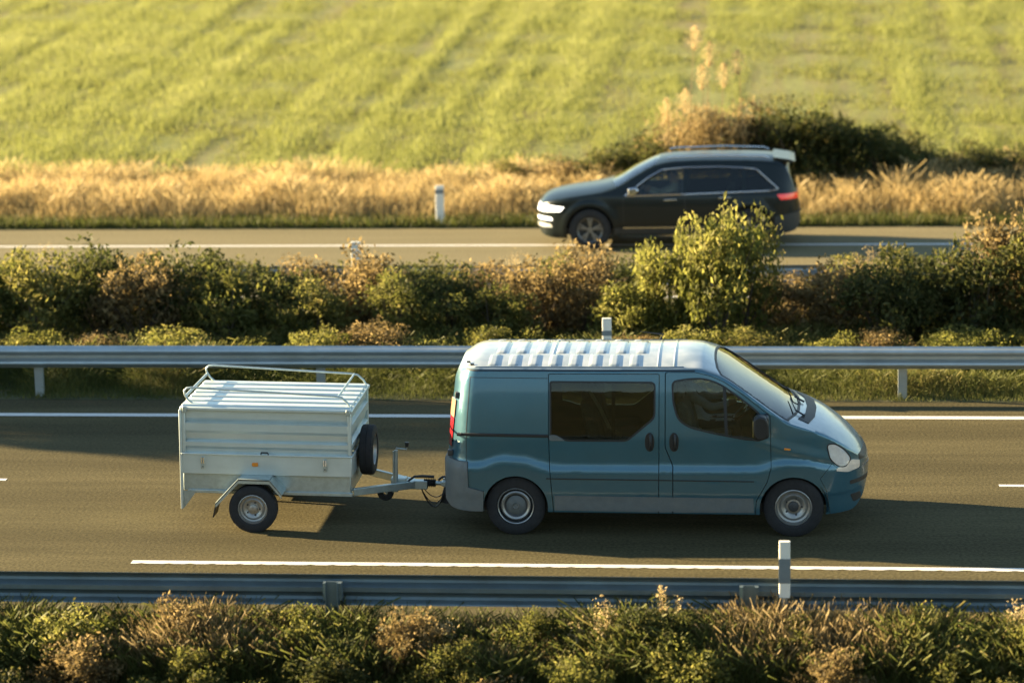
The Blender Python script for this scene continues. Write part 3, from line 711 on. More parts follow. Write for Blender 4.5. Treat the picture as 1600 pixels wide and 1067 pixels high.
# underside, arches, cabin
MB().box(-2.1, 1.2, -.80, .80, .26, .36).box(1.2, 1.95, -.5, .5, .27, .37).build('underbody', M_BLACK, VAN)
for nm, (xc, zc, r) in (('a', (-1.548, .33, .385)), ('b', (1.53, .325, .392))):
    for s in (-1, 1):
        lin = MB(); pr = [(xc+r*math.cos(t), zc+r*math.sin(t)) for t in np.linspace(-.12, math.pi+.12, 24)]
        vs = [(a, s*.90, b) for a, b in pr]+[(a, s*.56, b) for a, b in pr]; n = len(pr)
        lin.add(vs, [(i, i+1, i+1+n, i+n) for i in range(n-1)]+[tuple(range(n, 2*n))]); lin.build('wheel_arch_liner', M_BLACK, VAN)
MB().box(-2.1, 1.3, -.80, .80, .50, .56).build('cabin_floor', M_DASH, VAN)
MB().prism(rpoly([(1.22, .55), (1.22, 1.08), (1.10, 1.20), (1.36, 1.30), (1.62, 1.22), (1.85, .9), (1.85, .55)], .05), -.78, .78).build('dashboard', M_DASH, VAN)
def seat(x, y, w):
    st = MB().prism(rpoly([(x-.10, .78), (x+.42, .82), (x+.44, .95), (x+.36, .97), (x-.02, .93)], .05), y-w/2, y+w/2).build('seat', M_SEAT, VAN, bevel=.03)
    MB().prism(rpoly([(x-.06, .88), (x+.08, .92), (x-.02, 1.40), (x-.10, 1.47), (x-.18, 1.44)], .05), y-w/2+.01, y+w/2-.01).build('backrest', M_SEAT, st, bevel=.03)
    MB().prism(rpoly([(x-.17, 1.48), (x-.07, 1.48), (x-.09, 1.68), (x-.17, 1.68)], .04), y-.13, y+.13).build('headrest', M_SEAT, st, bevel=.03)
    MB().box(x-.05, x+.38, y-w/2+.05, y+w/2-.05, .56, .80).build('seat_base', M_DASH, st)
for a in ((.40, .42, .50), (.40, -.38, .50), (-.66, -.45, .48), (-.66, .1, .48), (-.66, .58, .40)): seat(*a)
MB().tube([(-.74, -.66, 1.62), (-.62, -.60, 1.40), (-.52, -.52, 1.15), (-.40, -.30, 1.0)], .022, 6).build('seat_belt', mat('pale_belt', (.55, .52, .42), rough=.8), VAN)
sw = MB(); cc = Vector((1.02, .40, 1.17)); ax = Vector((-.62, 0, .78)).normalized(); u = Vector((0, 1, 0)); w_ = ax.cross(u)
ringp = [cc+(u*math.cos(t)+w_*math.sin(t))*.195 for t in np.linspace(0, 2*math.pi, 28)]
sw.tube(ringp, .017, 8, cap=False)
for t in (.1, math.pi-.1, -math.pi/2): sw.tube([cc, cc+(u*math.cos(t)+w_*math.sin(t))*.19], .018, 6)
sw.tube([cc+ax*.02, cc-ax*.30], [.05, .035], 10); sw.build('steering_wheel', M_BLACK, VAN, smooth=50)
# wheels
make_wheel(VAN, -1.552, -.80, .33, .335, .215, -1, 'van_rear'); make_wheel(VAN, 1.535, -.80, .33, .335, .215, -1, 'van_front')
make_wheel(VAN, -1.552, .80, .33, .335, .215, 1, 'van_rear'); make_wheel(VAN, 1.535, .80, .33, .335, .215, 1, 'van_front')
# tow bar
tb = MB().bar((-2.15, 0, .36), (-2.44, 0, .36), .06, .06).bar((-2.42, 0, .30), (-2.47, 0, .12), .10, .03, up=(0, 1, 0)).bar((-2.2, -.03, .30), (-2.42, -.03, .18), .02, .05)
tb.build('tow_bar', M_DSTEEL, VAN, bevel=.006)
MB().lathe([(.001, .055), (.018, .046), (.025, .028), (.018, .008), (.013, -.005), (.014, -.05)], 'z', (-2.46, 0, .385), 16).build('tow_ball', M_CHROME, VAN, smooth=60)
VAN_DRIVER = make_person('driver in a pale grey shirt with arms stretched to the van steering wheel', (-1.22+.42, 2.11+.42, .93), 1, M_SHIRT, [(.48, -.19, .36), (.46, .16, .38)], 1.0)

# ------------------------------------------------------------------ the trailer
TR = empty('box_trailer', (-5.765, 2.10, 0)); TR.rotation_euler = (0, R(1.15), 0)
tag(TR, 'ribbed pale metal box trailer with lid and roof rails, hitched behind the van', 'trailer')
x0, x1 = -.845, 1.105; yn = -.68
zl = lambda z: z
# tray (lower, wider box)
tr = MB(); tr.box(x0, x1, yn, yn+.03, .615, .845); tr.box(x0, x1, -yn-.03, -yn, .615, .845)
tr.box(x0, x0+.03, yn+.03, -yn-.03, .615, .845); tr.box(x1-.03, x1, yn+.03, -yn-.03, .615, .845); tr.box(x0+.03, x1-.03, yn+.03, -yn-.03, .615, .64)
tr.build('tray', M_ALU, TR, bevel=.008)
MB().box(x0-.004, x1+.004, yn-.016, yn+.05, .842, .862).build('tray_ledge', M_ALU, TR, bevel=.006)
# upper walls: corrugated panels
prof = [(-.640, .86), (-.640, .905), (-.668, .94), (-.668, .985), (-.622, 1.003), (-.640, 1.055), (-.640, 1.085), (-.668, 1.12), (-.668, 1.205), (-.622, 1.222), (-.645, 1.26), (-.645, 1.345)]
def wall_side(s):
    q = [(y*s, z) for y, z in prof]; q2 = [(y*s+.006*s*-1*-1 if False else (y+.008)*s, z) for y, z in prof[::-1]]
    return MB().prism(q+q2, x0+.035, x1-.03, 'yz').build('side_wall', M_ALU, TR, smooth=20)
wall_side(1); wall_side(-1)
# front and rear walls, same pressing, across y
def wall_end(xc, sg):
    q = [(xc+sg*(abs(y)-.642), z) for y, z in prof]; q2 = [(a-sg*.008, z) for a, z in q[::-1]]
    return MB().prism(q+q2, -.635, .635, 'xz').build('end_wall', M_ALU, TR, smooth=20)
wall_end(x1-.03, 1); wall_end(x0+.03, -1)
for xa in (x0+.005, x1-.045):
    for s in (-1, 1):
        a, b = sorted((s*.674, s*.615)); MB().box(xa, xa+.04, a, b, .86, 1.35).build('corner_post', M_ALU, TR, bevel=.006)
for s in (-1, 1):                                               # full-height rear posts
    a, b = sorted((s*.690, s*.635)); MB().box(x0-.022, x0+.006, a, b, .20, 1.36).build('rear_post', M_ALU, TR, bevel=.005)
    MB().prism([(x0+.006, .20), (x0+.006, .41), (x0+.16, .41)], *sorted((s*.66, s*.645))).build('rear_gusset', M_GALV, TR)
# lid
ld = MB(); ld.box(x0-.012, x1+.012, yn-.004, -yn+.004, 1.352, 1.395)
lid = ld.build('lid', M_ALU, TR, bevel=.012)
for k in range(6):
    y = -.66+k*.222
    vs = []; wv = .165; h = .030; e = .025
    rb = MB().prism([(y, 1.392), (y+.018, 1.392+h), (y+wv-.018, 1.392+h), (y+wv, 1.392)], x0+.012, x1-.012, 'yz')
    rb.build('lid_rib', M_ALU, lid, bevel=.006)
for s in (-1, 1):
    for xa in (x0+.02, x1-.06): MB().box(xa, xa+.05, *sorted((s*.672, s*.700)), 1.33, 1.40).build('lid_corner', M_GALV, lid, bevel=.008)
# rails on the lid
for s in (-1, 1):
    y = s*.60
    p = [(x0+.13, y, 1.41), (x0+.07, y, 1.46), (x0+.035, y, 1.515), (x0+.03, y, 1.56), (x0+.06, y, 1.592), (x0+.12, y, 1.60), (x1-.20, y, 1.535), (x1-.12, y, 1.523), (x1-.05, y, 1.46), (x1-.02, y, 1.40)]
    MB().tube(p, .0125, 8).build('roof_rail', M_GALV, lid, smooth=60)
MB().tube([(x0+.045, -.60, 1.50), (x0+.045, .60, 1.50)], .0165, 8).build('cross_rail', M_GALV, lid, smooth=60)
MB().tube([(x1-.16, -.60, 1.53), (x1-.16, .60, 1.53)], .0125, 8).build('cross_rail', M_GALV, lid, smooth=60)
# lower chassis box
MB().box(x0+.004, x1-.02, -.635, .635, .41, .614).build('chassis_box', M_GALV, TR, bevel=.008)
for s in (-1, 1): MB().box(x0+.06, x1, *sorted((s*.655, s*.61)), .385, .425).build('chassis_rail', M_GALV, TR, bevel=.005)
MB().tube([(0, -.75, .27), (0, .75, .27)], .03, 10).build('axle', M_DSTEEL, TR)
for s in (-1, 1):
    mg = [(-.42, .32), (-.155, .607), (.20, .607), (.335, .445)]; ya, yb = sorted((s*.62, s*.905)); th = .022
    m2 = MB()
    for (ax_, az), (bx_, bz) in zip(mg[:-1], mg[1:]):
        d = Vector((bx_-ax_, 0, bz-az)).normalized(); n = Vector((-d.z, 0, d.x))*.012
        vs = [(ax_+n.x*i, y, az+n.z*i) for y in (ya, yb) for i in (0, 1)]+[(bx_+n.x*i, y, bz+n.z*i) for y in (ya, yb) for i in (0, 1)]
        m2.add(vs, [(0, 1, 3, 2), (4, 6, 7, 5), (0, 2, 6, 4), (1, 5, 7, 3), (0, 4, 5, 1), (2, 3, 7, 6)])
        yo = ya if s < 0 else yb-.012                            # folded outer lip
        vs = [(ax_, yo, az+.012), (ax_, yo+.012, az+.012), (ax_+.0, yo+.012, az-.035), (ax_, yo, az-.035), (bx_, yo, bz+.012), (bx_, yo+.012, bz+.012), (bx_, yo+.012, bz-.035), (bx_, yo, bz-.035)]
        m2.add(vs, [(0, 3, 2, 1), (4, 5, 6, 7), (0, 1, 5, 4), (1, 2, 6, 5), (2, 3, 7, 6), (3, 0, 4, 7)])
    g = m2.build('mudguard', M_GALV, TR)
    MB().bar((-.415, (ya+yb)/2, .33), (-.455, (ya+yb)/2, .165), .25, .012, up=(1, 0, 0)).build('mud_flap', M_BLACK, g)
make_wheel(TR, 0, -.815, .268, .275, .16, -1, 'steel'); make_wheel(TR, 0, .815, .268, .275, .16, 1, 'steel')
# latches, handle, lamp
for xa in (-.60, .80):
    la = MB().box(xa-.022, xa+.022, yn-.012, yn, .68, .82).build('latch', M_GALV, TR, bevel=.004)
    MB().tube([(xa-.012, yn-.018, .745), (xa-.012, yn-.02, .815), (xa+.012, yn-.02, .815), (xa+.012, yn-.018, .745)], .006, 6).build('latch_loop', M_CHROME, la)
    MB().lathe([(.008, 0), (.006, -.006), (.001, -.006)], 'y', (xa, yn-.012, .705), 10).build('latch_pin', M_DSTEEL, la)
MB().tube([(.07, yn-.01, .862), (.075, yn-.02, .885), (.15, yn-.02, .885), (.155, yn-.01, .862)], .009, 6).build('tray_handle', M_BLACK, TR)
MB().prism(rpoly([(-.035, .72), (.035, .72), (.035, .765), (-.035, .765)], .012, 3), yn-.014, yn).build('side_reflector', M_AMBER, TR, bevel=.004)
# spare wheel on the front wall
sp = make_wheel(TR, x1+.105, -.08, .80, .29, .165, -1, 'steel'); sp.name = 'spare_wheel'; sp.rotation_euler = (0, 0, R(90))
MB().bar((x1-.01, -.08, .80), (x1+.09, -.08, .80), .10, .10).build('spare_bracket', M_GALV, TR)
# draw bar
for s in (-1, 1):
    MB().bar((x1-.02, s*.50, .40), (x1+.62, s*.05, .385), .05, .085).build('drawbar_beam', M_GALV, TR, bevel=.006)
MB().box(x1+.50, x1+.78, -.05, .05, .33, .43).build('drawbar_block', M_GALV, TR, bevel=.008)
MB().tube([(x1+.72, 0, .40), (x1+.96, 0, .40)], .026, 12).build('coupling_shaft', M_GALV, TR, smooth=50)
bl = [(.030, 0)]
for k in range(7): bl += [(.052, .011+k*.02), (.036, .021+k*.02)]
MB().lathe(bl, 'x', (x1+.73, 0, .40), 20).build('bellows', M_RUBBER, TR, smooth=20)
MB().prism(rpoly([(x1+.93, .425), (x1+1.04, .44), (x1+1.09, .42), (x1+1.09, .355), (x1+1.0, .36), (x1+.93, .375)], .02), -.04, .04).build('coupling_head', M_GALV, TR, bevel=.01)
MB().tube([(x1+.90, .0, .435), (x1+.95, 0, .475), (x1+1.03, 0, .475), (x1+1.05, 0, .44)], .014, 8).build('coupling_handle', M_BLACK, TR, smooth=50)
MB().tube([(x1+.53, -.06, .39), (x1+.57, -.06, .44), (x1+.63, -.06, .485), (x1+.72, -.06, .492), (x1+.86, -.06, .488)], [.012, .012, .014, .017, .017], 8).build('hand_brake', M_BLACK, TR, smooth=50)
MB().box(x1+.36, x1+.54, -.10, .03, .40, .47).build('clamp_plate', M_GALV, TR, bevel=.01)
jk = MB().tube([(x1+.425, -.10, .31), (x1+.425, -.10, .80)], .021, 10).build('jockey_post', M_GALV, TR, smooth=50)
MB().tube([(x1+.395, -.10, .40), (x1+.395, -.10, .79)], .011, 8).build('post_lock', M_GALV, jk, smooth=50)
MB().tube([(x1+.425, -.10, .79), (x1+.425, -.10, .825), (x1+.55, -.10, .815), (x1+.55, -.10, .85)], .009, 8).build('crank', M_GALV, jk, smooth=50)
MB().tube([(x1+.55, -.10, .845), (x1+.552, -.10, .90)], [.02, .026], 10).build('crank_knob', M_BLACK, jk, smooth=50)
MB().lathe([(.03, -.03), (.085, -.03), (.095, -.015), (.095, .015), (.085, .03), (.03, .03)], 'y', (x1+.30, -.10, .30), 24, closed=True).build('jockey_wheel', M_RUBBER, jk, smooth=35)
MB().bar((x1+.425, -.10, .33), (x1+.30, -.10, .30), .05, .03).build('wheel_fork', M_GALV, jk)
for dy, dz, sag in ((-.03, .35, .16), (.0, .34, .20), (.03, .36, .11)):
    P = [(x1+.70+.28*t, dy+.03*math.sin(t*5), dz-.05*t-sag*4*t*(1-t)) for t in np.linspace(0, 1, 12)]+[(x1+1.10, dy, .40)]
    MB().tube(P, .006 if dy else .009, 6).build('cable', M_BLACK, TR, smooth=60)

# ------------------------------------------------------------------ the dark car on the far carriageway
CAR = empty('parked_car', (-1.78, 21.24, 0)); CAR.name = 'black_car'
tag(CAR, 'black sport utility car driving left on the far carriageway behind the shrubs', 'car')
M_CPAINT = mat('black_car_paint', (.006, .011, .012), rough=.30, metal=.0, spec=.25, coat=.22, var=.1, scale=3)
c_zb = smooth_tab([(-2.40, .42), (-2.3, .27), (-2.0, .22), (-1, .27), (1, .28), (2.0, .30), (2.3, .34), (2.40, .46)])
c_zs = smooth_tab([(-2.40, .70), (-2.34, .80), (-2.2, .87), (-1.9, .94), (-1.14, 1.065), (-.95, 1.13), (-.57, 1.345), (-.235, 1.52), (.1, 1.585), (.7, 1.605), (1.4, 1.60), (1.95, 1.57), (2.10, 1.52), (2.18, 1.40), (2.30, 1.13), (2.36, .98), (2.40, .80)])
c_zt = smooth_tab([(-2.40, .78), (-2.34, .88), (-2.2, .97), (-1.9, 1.04), (-1.3, 1.13), (-1.05, 1.20), (-.55, 1.47), (-.2, 1.61), (.1, 1.655), (.8, 1.68), (1.5, 1.675), (2.0, 1.645), (2.17, 1.585), (2.24, 1.42), (2.34, 1.12), (2.38, 1.0), (2.40, .85)])
c_w = smooth_tab([(.2, .90), (.35, .945), (.6, .965), (.85, .968), (1.0, .955), (1.06, .93), (1.3, .84), (1.6, .72), (1.75, .66)])
def c_W(x, z):
    w = c_w(z)
    if x < -1.5: k = (-1.5-x)/.925; w *= max(1-k**3, 0)**(1/3)
    if x > 1.7: k = (x-1.7)/.74; w *= max(1-k**3.2, 0)**(1/3.2)
    for xc in (-1.41, 1.505):
        d = math.hypot(x-xc, z-.38); w += .022*sstep(.56, .50, d)*sstep(.30, .40, d)
    w -= .02*sstep(.50, .40, z)*(1 if -.9 < x < 1 else 0)
    return w
cxs = [-2.40, -2.39, -2.375, -2.355, -2.33]+list(np.linspace(-2.3, 2.29, 92))+[2.31, 2.335, 2.355, 2.375, 2.39, 2.40]
CL = Loft(cxs, c_zb, c_zs, c_zt, c_W, ns=30, nt=12, p=2.6)
cwin = [rpoly([(-.70, 1.035), (-.30, 1.30), (-.08, 1.425), (.29, 1.462), (.29, 1.055)], [.04, .05, .08, .02, .02]),
        rpoly([(.36, 1.06), (.36, 1.466), (.9, 1.475), (1.36, 1.455), (1.36, 1.095)], [.02, .02, .05, .02, .02]),
        rpoly([(1.42, 1.10), (1.42, 1.452), (1.60, 1.435), (1.93, 1.135)], [.02, .02, .06, .04])]
wfr = rpoly([(-.78, 1.005), (-.33, 1.335), (-.10, 1.458), (.3, 1.497), (.9, 1.508), (1.38, 1.488), (1.62, 1.465), (2.02, 1.115), (1.9, 1.085), (.3, 1.03)], .04)
car_arch = [cyl(-1.41, .38, .435, -1.2, 1.2), cyl(1.505, .38, .435, -1.2, 1.2)]
cws = [(x, -(CL.W(x, CL.zs(x))-.05)) for x in np.linspace(-.93, -.22, 8)]
cws = cws+[(-.17, -.4), (-.15, 0), (-.17, .4)]+[(x, -y) for x, y in cws[::-1]]+[(-1.0, .5), (-1.03, 0), (-1.0, -.5)]
me = boolean(CL.shell(0, -.035), [MB().prism(w, -1.3, 1.3).mesh('c') for w in cwin]+[MB().prism(cws, 1.1, 1.9, 'xy').mesh('c')]+car_arch)
link('body', CL.finish(me), M_CPAINT, CAR)
for i, w in enumerate(cwin):
    for ya, yb in ((-1.3, -.1), (.1, 1.3)):
        CL.panel('window', opoly(w, .004), -.008, -.013, M_GLASS if i == 0 else M_DGLASS, CAR, y0=ya, y1=yb)
MB().tube([(a, -CL.W(a, b)-.004, b) for a, b in wfr+wfr[:1]], .011, 6).build('window_trim', M_CHROME, CAR, smooth=60)
CL.panel('windscreen', opoly(cws, .005), -.006, -.012, M_WSCR, CAR, 1.05, 1.9, 'xy')
CL.panel('headlight', rpoly([(-2.5, .83), (-2.22, .83), (-1.88, .80), (-1.95, .72), (-2.3, .70), (-2.5, .70)], .02), .006, -.01, mat('lit_headlight', (.9, .9, .88), rough=.1, coat=1, emit=(1, .93, .8, .9)), CAR, y0=-1.3, y1=-.25)
CL.panel('headlight', rpoly([(-2.5, .83), (-2.22, .83), (-1.88, .80), (-1.95, .72), (-2.3, .70), (-2.5, .70)], .02), .006, -.01, MATS['lit_headlight'], CAR, y0=.25, y1=1.3)
CL.panel('running_light', rpoly([(-2.5, .60), (-2.13, .60), (-2.10, .55), (-2.5, .54)], .01), .006, -.01, MATS['lit_headlight'], CAR, y0=-1.2, y1=-.45)
CL.panel('fog_lamp', rpoly([(-2.5, .48), (-2.14, .48), (-2.10, .42), (-2.5, .41)], .01), .006, -.01, M_LAMP, CAR, y0=-1.2, y1=-.3)
CL.panel('grille', rpoly([(-2.6, .82), (-2.2, .82), (-2.2, .66), (-2.6, .66)], .01), .003, -.01, M_CHROME, CAR, y0=-.24, y1=.24)
CL.panel('tail_light', rpoly([(1.99, 1.02), (2.45, 1.03), (2.45, .92), (2.06, .92)], .02), .006, -.01, mat('red_tail_lens', (.55, .02, .02), rough=.2, coat=.7, emit=(.9, .03, .02, .06)), CAR, y0=-1.2, y1=-.25)
rw = [(2.175, -.60), (2.165, 0), (2.175, .60), (2.36, .66), (2.37, 0), (2.36, -.66)]
CL.panel('rear_window', [(-.62, 1.47), (.62, 1.47), (.70, 1.10), (-.70, 1.10)], .004, -.01, M_DGLASS, CAR, 2.0, 2.45, 'yz')
CL.panel('rear_bumper', rpoly([(1.96, .62), (2.5, .70), (2.5, .30), (1.93, .28)], .02), .02, -.02, mat('car_dark_plastic', (.02, .023, .024), rough=.55), CAR, y0=-1.3, y1=1.3, cut=[cyl(1.505, .38, .435, -1.2, 1.2)], full=True)
CL.panel('sill_trim', rpoly([(-.96, .42), (1.05, .44), (1.05, .31), (-.96, .29)], .01), .016, -.01, MATS['car_dark_plastic'], CAR)
CL.panel('sill_chrome', rpoly([(-.80, .425), (.95, .44), (.95, .425), (-.80, .41)], .004), .02, -.01, M_CHROME, CAR)
for xa, xb in ((.32, .335), (-.80, -.79), (1.30, 1.31)):
    CL.panel('door_seam', [(xa, 1.03), (xb, 1.03), (xb, .46), (xa, .46)], .002, -.002, M_BLACK, CAR)
for hx, z in ((.06, .93), (1.045, .965)):
    MB().bar((hx-.11, -CL.W(hx, z)-.022, z), (hx+.11, -CL.W(hx, z)-.022, z+.006), .02, .03).build('door_handle', M_CHROME, CAR, bevel=.006)
for s in (-1, 1):
    MB().tube([(.0, s*.66, 1.655), (.12, s*.67, 1.675), (1.0, s*.67, 1.70), (1.75, s*.65, 1.68), (1.85, s*.64, 1.645)], .016, 8).build('roof_rail', M_CHROME, CAR, smooth=50)
    m_ = MB().prism(rpoly([(-.70, 1.04), (-.58, 1.05), (-.50, 1.12), (-.55, 1.19), (-.70, 1.17)], .03), *sorted((s*1.17, s*.98))).build('door_mirror', M_CHROME if s < 0 else M_CPAINT, CAR, bevel=.02)
    MB().bar((-.62, s*.99, 1.07), (-.62, s*.90, 1.05), .06, .03).build('mirror_arm', M_BLACK, m_)
MB().prism(rpoly([(1.92, 1.655), (2.22, 1.612), (2.33, 1.575), (2.32, 1.555), (2.0, 1.58)], .01, 2), -.60, .60).build('roof_spoiler', M_CPAINT, CAR, bevel=.008)
MB().box(-2.1, 2.1, -.85, .85, .28, .40).build('underbody', M_BLACK, CAR)
for xc in (-1.41, 1.505):
    for s in (-1, 1):
        pr = [(xc+.45*math.cos(t), .38+.45*math.sin(t)) for t in np.linspace(-.1, math.pi+.1, 24)]; n = len(pr)
        MB().add([(a, s*.95, b) for a, b in pr]+[(a, s*.6, b) for a, b in pr], [(i, i+1, i+1+n, i+n) for i in range(n-1)]+[tuple(range(n, 2*n))]).build('wheel_arch_liner', M_BLACK, CAR)
for s in (-1, 1):
    make_wheel(CAR, -1.41, s*.84, .38, .385, .25, s, 'alloy'); make_wheel(CAR, 1.505, s*.84, .38, .385, .25, s, 'alloy')
MB().prism(rpoly([(-.55, .6), (-.55, 1.0), (-.85, 1.06), (-1.0, .9), (-1.0, .6)], .05), -.80, .80).build('dashboard', M_DASH, CAR)
for xa in (.14, 1.0):
    for y in (-.40, .40):
        st = MB().prism(rpoly([(xa-.40, .62), (xa+.10, .58), (xa+.10, .72), (xa-.38, .76)], .05), y-.25, y+.25).build('seat', M_SEAT, CAR, bevel=.03)
        MB().prism(rpoly([(xa, .68), (xa+.14, .66), (xa+.26, 1.20), (xa+.14, 1.22)], .05), y-.24, y+.24).build('backrest', M_SEAT, st, bevel=.03)
        MB().prism(rpoly([(xa+.16, 1.24), (xa+.27, 1.24), (xa+.27, 1.40), (xa+.18, 1.40)], .03), y-.12, y+.12).build('headrest', M_SEAT, st, bevel=.03)
cc = Vector((-.42, -.40, 1.0)); ax = Vector((.7, 0, .7)).normalized(); u = Vector((0, 1, 0)); w_ = ax.cross(u)
MB().tube([cc+(u*math.cos(t)+w_*math.sin(t))*.185 for t in np.linspace(0, 2*math.pi, 24)], .016, 8, cap=False).tube([cc+ax*.01, cc-ax*.2], .04, 8).build('steering_wheel', M_BLACK, CAR, smooth=50)
make_person('driver in a pale shirt at the wheel of the black car', (-1.78+.02, 21.24-.40, .62), -1, mat('pale_shirt', (.5, .42, .34), rough=.9), [(-.44, -.17, .46), (-.44, .17, .46)], 0)

# ------------------------------------------------------------------ vegetation
def mesh_np(name, V, F, tint, m):
    """V (n,3), F (k,q) index array, tint (n,)"""
    me = bpy.data.meshes.new(name); k, q = F.shape
    me.vertices.add(len(V)); me.vertices.foreach_set('co', V.astype(np.float32).ravel())
    me.loops.add(k*q); me.loops.foreach_set('vertex_index', F.astype(np.int32).ravel())
    me.polygons.add(k); me.polygons.foreach_set('loop_start', np.arange(0, k*q, q, dtype=np.int32))
    me.update(calc_edges=True)
    a = me.attributes.new('tint', 'FLOAT', 'POINT'); a.data.foreach_set('value', np.clip(tint, 0, 1).astype(np.float32))
    me.materials.append(m); return me
def unit(v): return v/(np.linalg.norm(v, axis=-1, keepdims=True)+1e-9)
def leaves(P, size, tint, m, name='crown', upbias=.3, aspect=.45, outdir=None):
    n = len(P); size = np.broadcast_to(size, n)
    d = rng.normal(size=(n, 3)); d[:, 2] += upbias
    if outdir is not None: d += outdir*1.0
    d = unit(d); s = unit(np.cross(d, rng.normal(size=(n, 3)))); nn = np.cross(d, s)
    L = size[:, None]; V = np.empty((n, 4, 3))
    V[:, 0] = P-d*L*.5; V[:, 2] = P+d*L*.5
    V[:, 1] = P+s*L*aspect*.5+nn*L*.08; V[:, 3] = P-s*L*aspect*.5+nn*L*.08
    return mesh_np(name, V.reshape(-1, 3), np.arange(4*n).reshape(n, 4), np.repeat(tint, 4), m)
def crown_points(rx, ry, rz, zc, nclump, nleaf, tight=.26, skew=0.):
    d = unit(rng.normal(size=(nclump, 3))); d[:, 2] = np.where(d[:, 2] < -.8, -d[:, 2]*.6, d[:, 2])
    rad = rng.uniform(.45, 1.0, (nclump, 1))
    C = d*rad*np.array([rx, ry, rz])
    idx = rng.integers(0, nclump, nleaf); cr = rng.uniform(.6, 1.35, nclump)*tight
    o = unit(rng.normal(size=(nleaf, 3)))*rng.uniform(.25, 1.0, (nleaf, 1))**.6
    P = C[idx]+o*cr[idx][:, None]*np.array([rx, ry, rz*.9])**.5*1.0
    P[:, 2] += zc; P[:, 2] = np.maximum(P[:, 2], .03)
    ct = rng.uniform(-.22, .22, nclump)[idx]
    return P, C+np.array([0, 0, zc]), ct, o
LEAF = {
    'green': leafmat('leaf_green', [(.055, .065, .016), (.12, .125, .03), (.19, .175, .05), (.30, .24, .09)], .66),
    'dark': leafmat('leaf_dark', [(.028, .038, .012), (.06, .07, .02), (.11, .108, .032), (.19, .15, .055)], .6),
    'brown': leafmat('leaf_brown', [(.09, .068, .028), (.17, .125, .052), (.27, .20, .09), (.42, .31, .15)], .66),
    'bright': leafmat('leaf_bright', [(.07, .085, .02), (.16, .165, .036), (.25, .24, .065), (.36, .31, .11)], .66),
}
M_BARK = mat('bark', (.07, .052, .035), rough=.95, var=.3, scale=20)
def shrub_mesh(kind, rx, ry, rz, nleaf=3800, nclump=34, size=.062, seedtop=.18):
    P, C, ct, o = crown_points(rx, ry, rz, rz*.92, nclump, nleaf)
    h = P[:, 2]/(2*rz)
    tint = .38+ct+rng.normal(0, .14, nleaf)+seedtop*(h-.5)*1.6
    cr = leaves(P, size*rng.uniform(.6, 1.4, nleaf), tint, LEAF[kind], outdir=o*.6)
    b = MB()
    for c in C[:10]:
        m0 = Vector((rng.uniform(-.08, .08)*rx, rng.uniform(-.08, .08)*ry, -.05)); c = Vector(c)
        mid = m0.lerp(c, .5)+Vector((rng.normal(0, .05), rng.normal(0, .05), .05)); b.tube([m0, mid, c], [.016, .011, .005], 5, cap=False)
    return cr, b.mesh('stems', 60)
PROTO = {}
for kind in ('green', 'dark', 'brown', 'bright'):
    PROTO[kind] = [shrub_mesh(kind, .62, .55, .52, nclump=nc) for nc in (34, 44, 54)]
ORD = ['first', 'second', 'third', 'fourth', 'fifth', 'sixth', 'seventh', 'eighth', 'ninth', 'tenth', 'eleventh', 'twelfth', 'thirteenth', 'fourteenth', 'fifteenth', 'sixteenth', 'seventeenth', 'eighteenth', 'nineteenth', 'twentieth', 'twenty-first', 'twenty-second', 'twenty-third', 'twenty-fourth', 'twenty-fifth', 'twenty-sixth', 'twenty-seventh', 'twenty-eighth']
LOOK = {'green': 'olive green leafy', 'dark': 'dark green dense', 'brown': 'brown half-dry', 'bright': 'bright yellow-green leafy'}
def in_view(X, Y, half):
    d = Vector((X, Y, .4))-Vector(CAM_P); k = cam.lens/36/d.dot(_F)
    return abs(d.dot(_R2)*k) < .5+half*k
class Count:
    """ordinal from the left among the plants in view"""
    def __init__(s): s.n = -1
    def __call__(s, X, Y, half):
        if not in_view(X, Y, half): return 'out of view '+('left' if X < -1 else 'right')
        s.n += 1; return (ORD+['twenty-ninth', 'thirtieth'])[s.n]+' from the left'
def put_shrub(kind, X, Y, top, half, label, group, name='shrub', cat='shrub'):
    cr, st = PROTO[kind][int(rng.integers(0, 3))]; z = float(gz(X, Y))
    root = empty(name, (X, Y, z), rz=rng.uniform(0, 6.28)); root.scale = (half/.62, half/.62, (top-z)/1.12); tag(root, label, cat, group)
    link('crown', cr, None, root); link('stems', st, M_BARK, root)
    return root

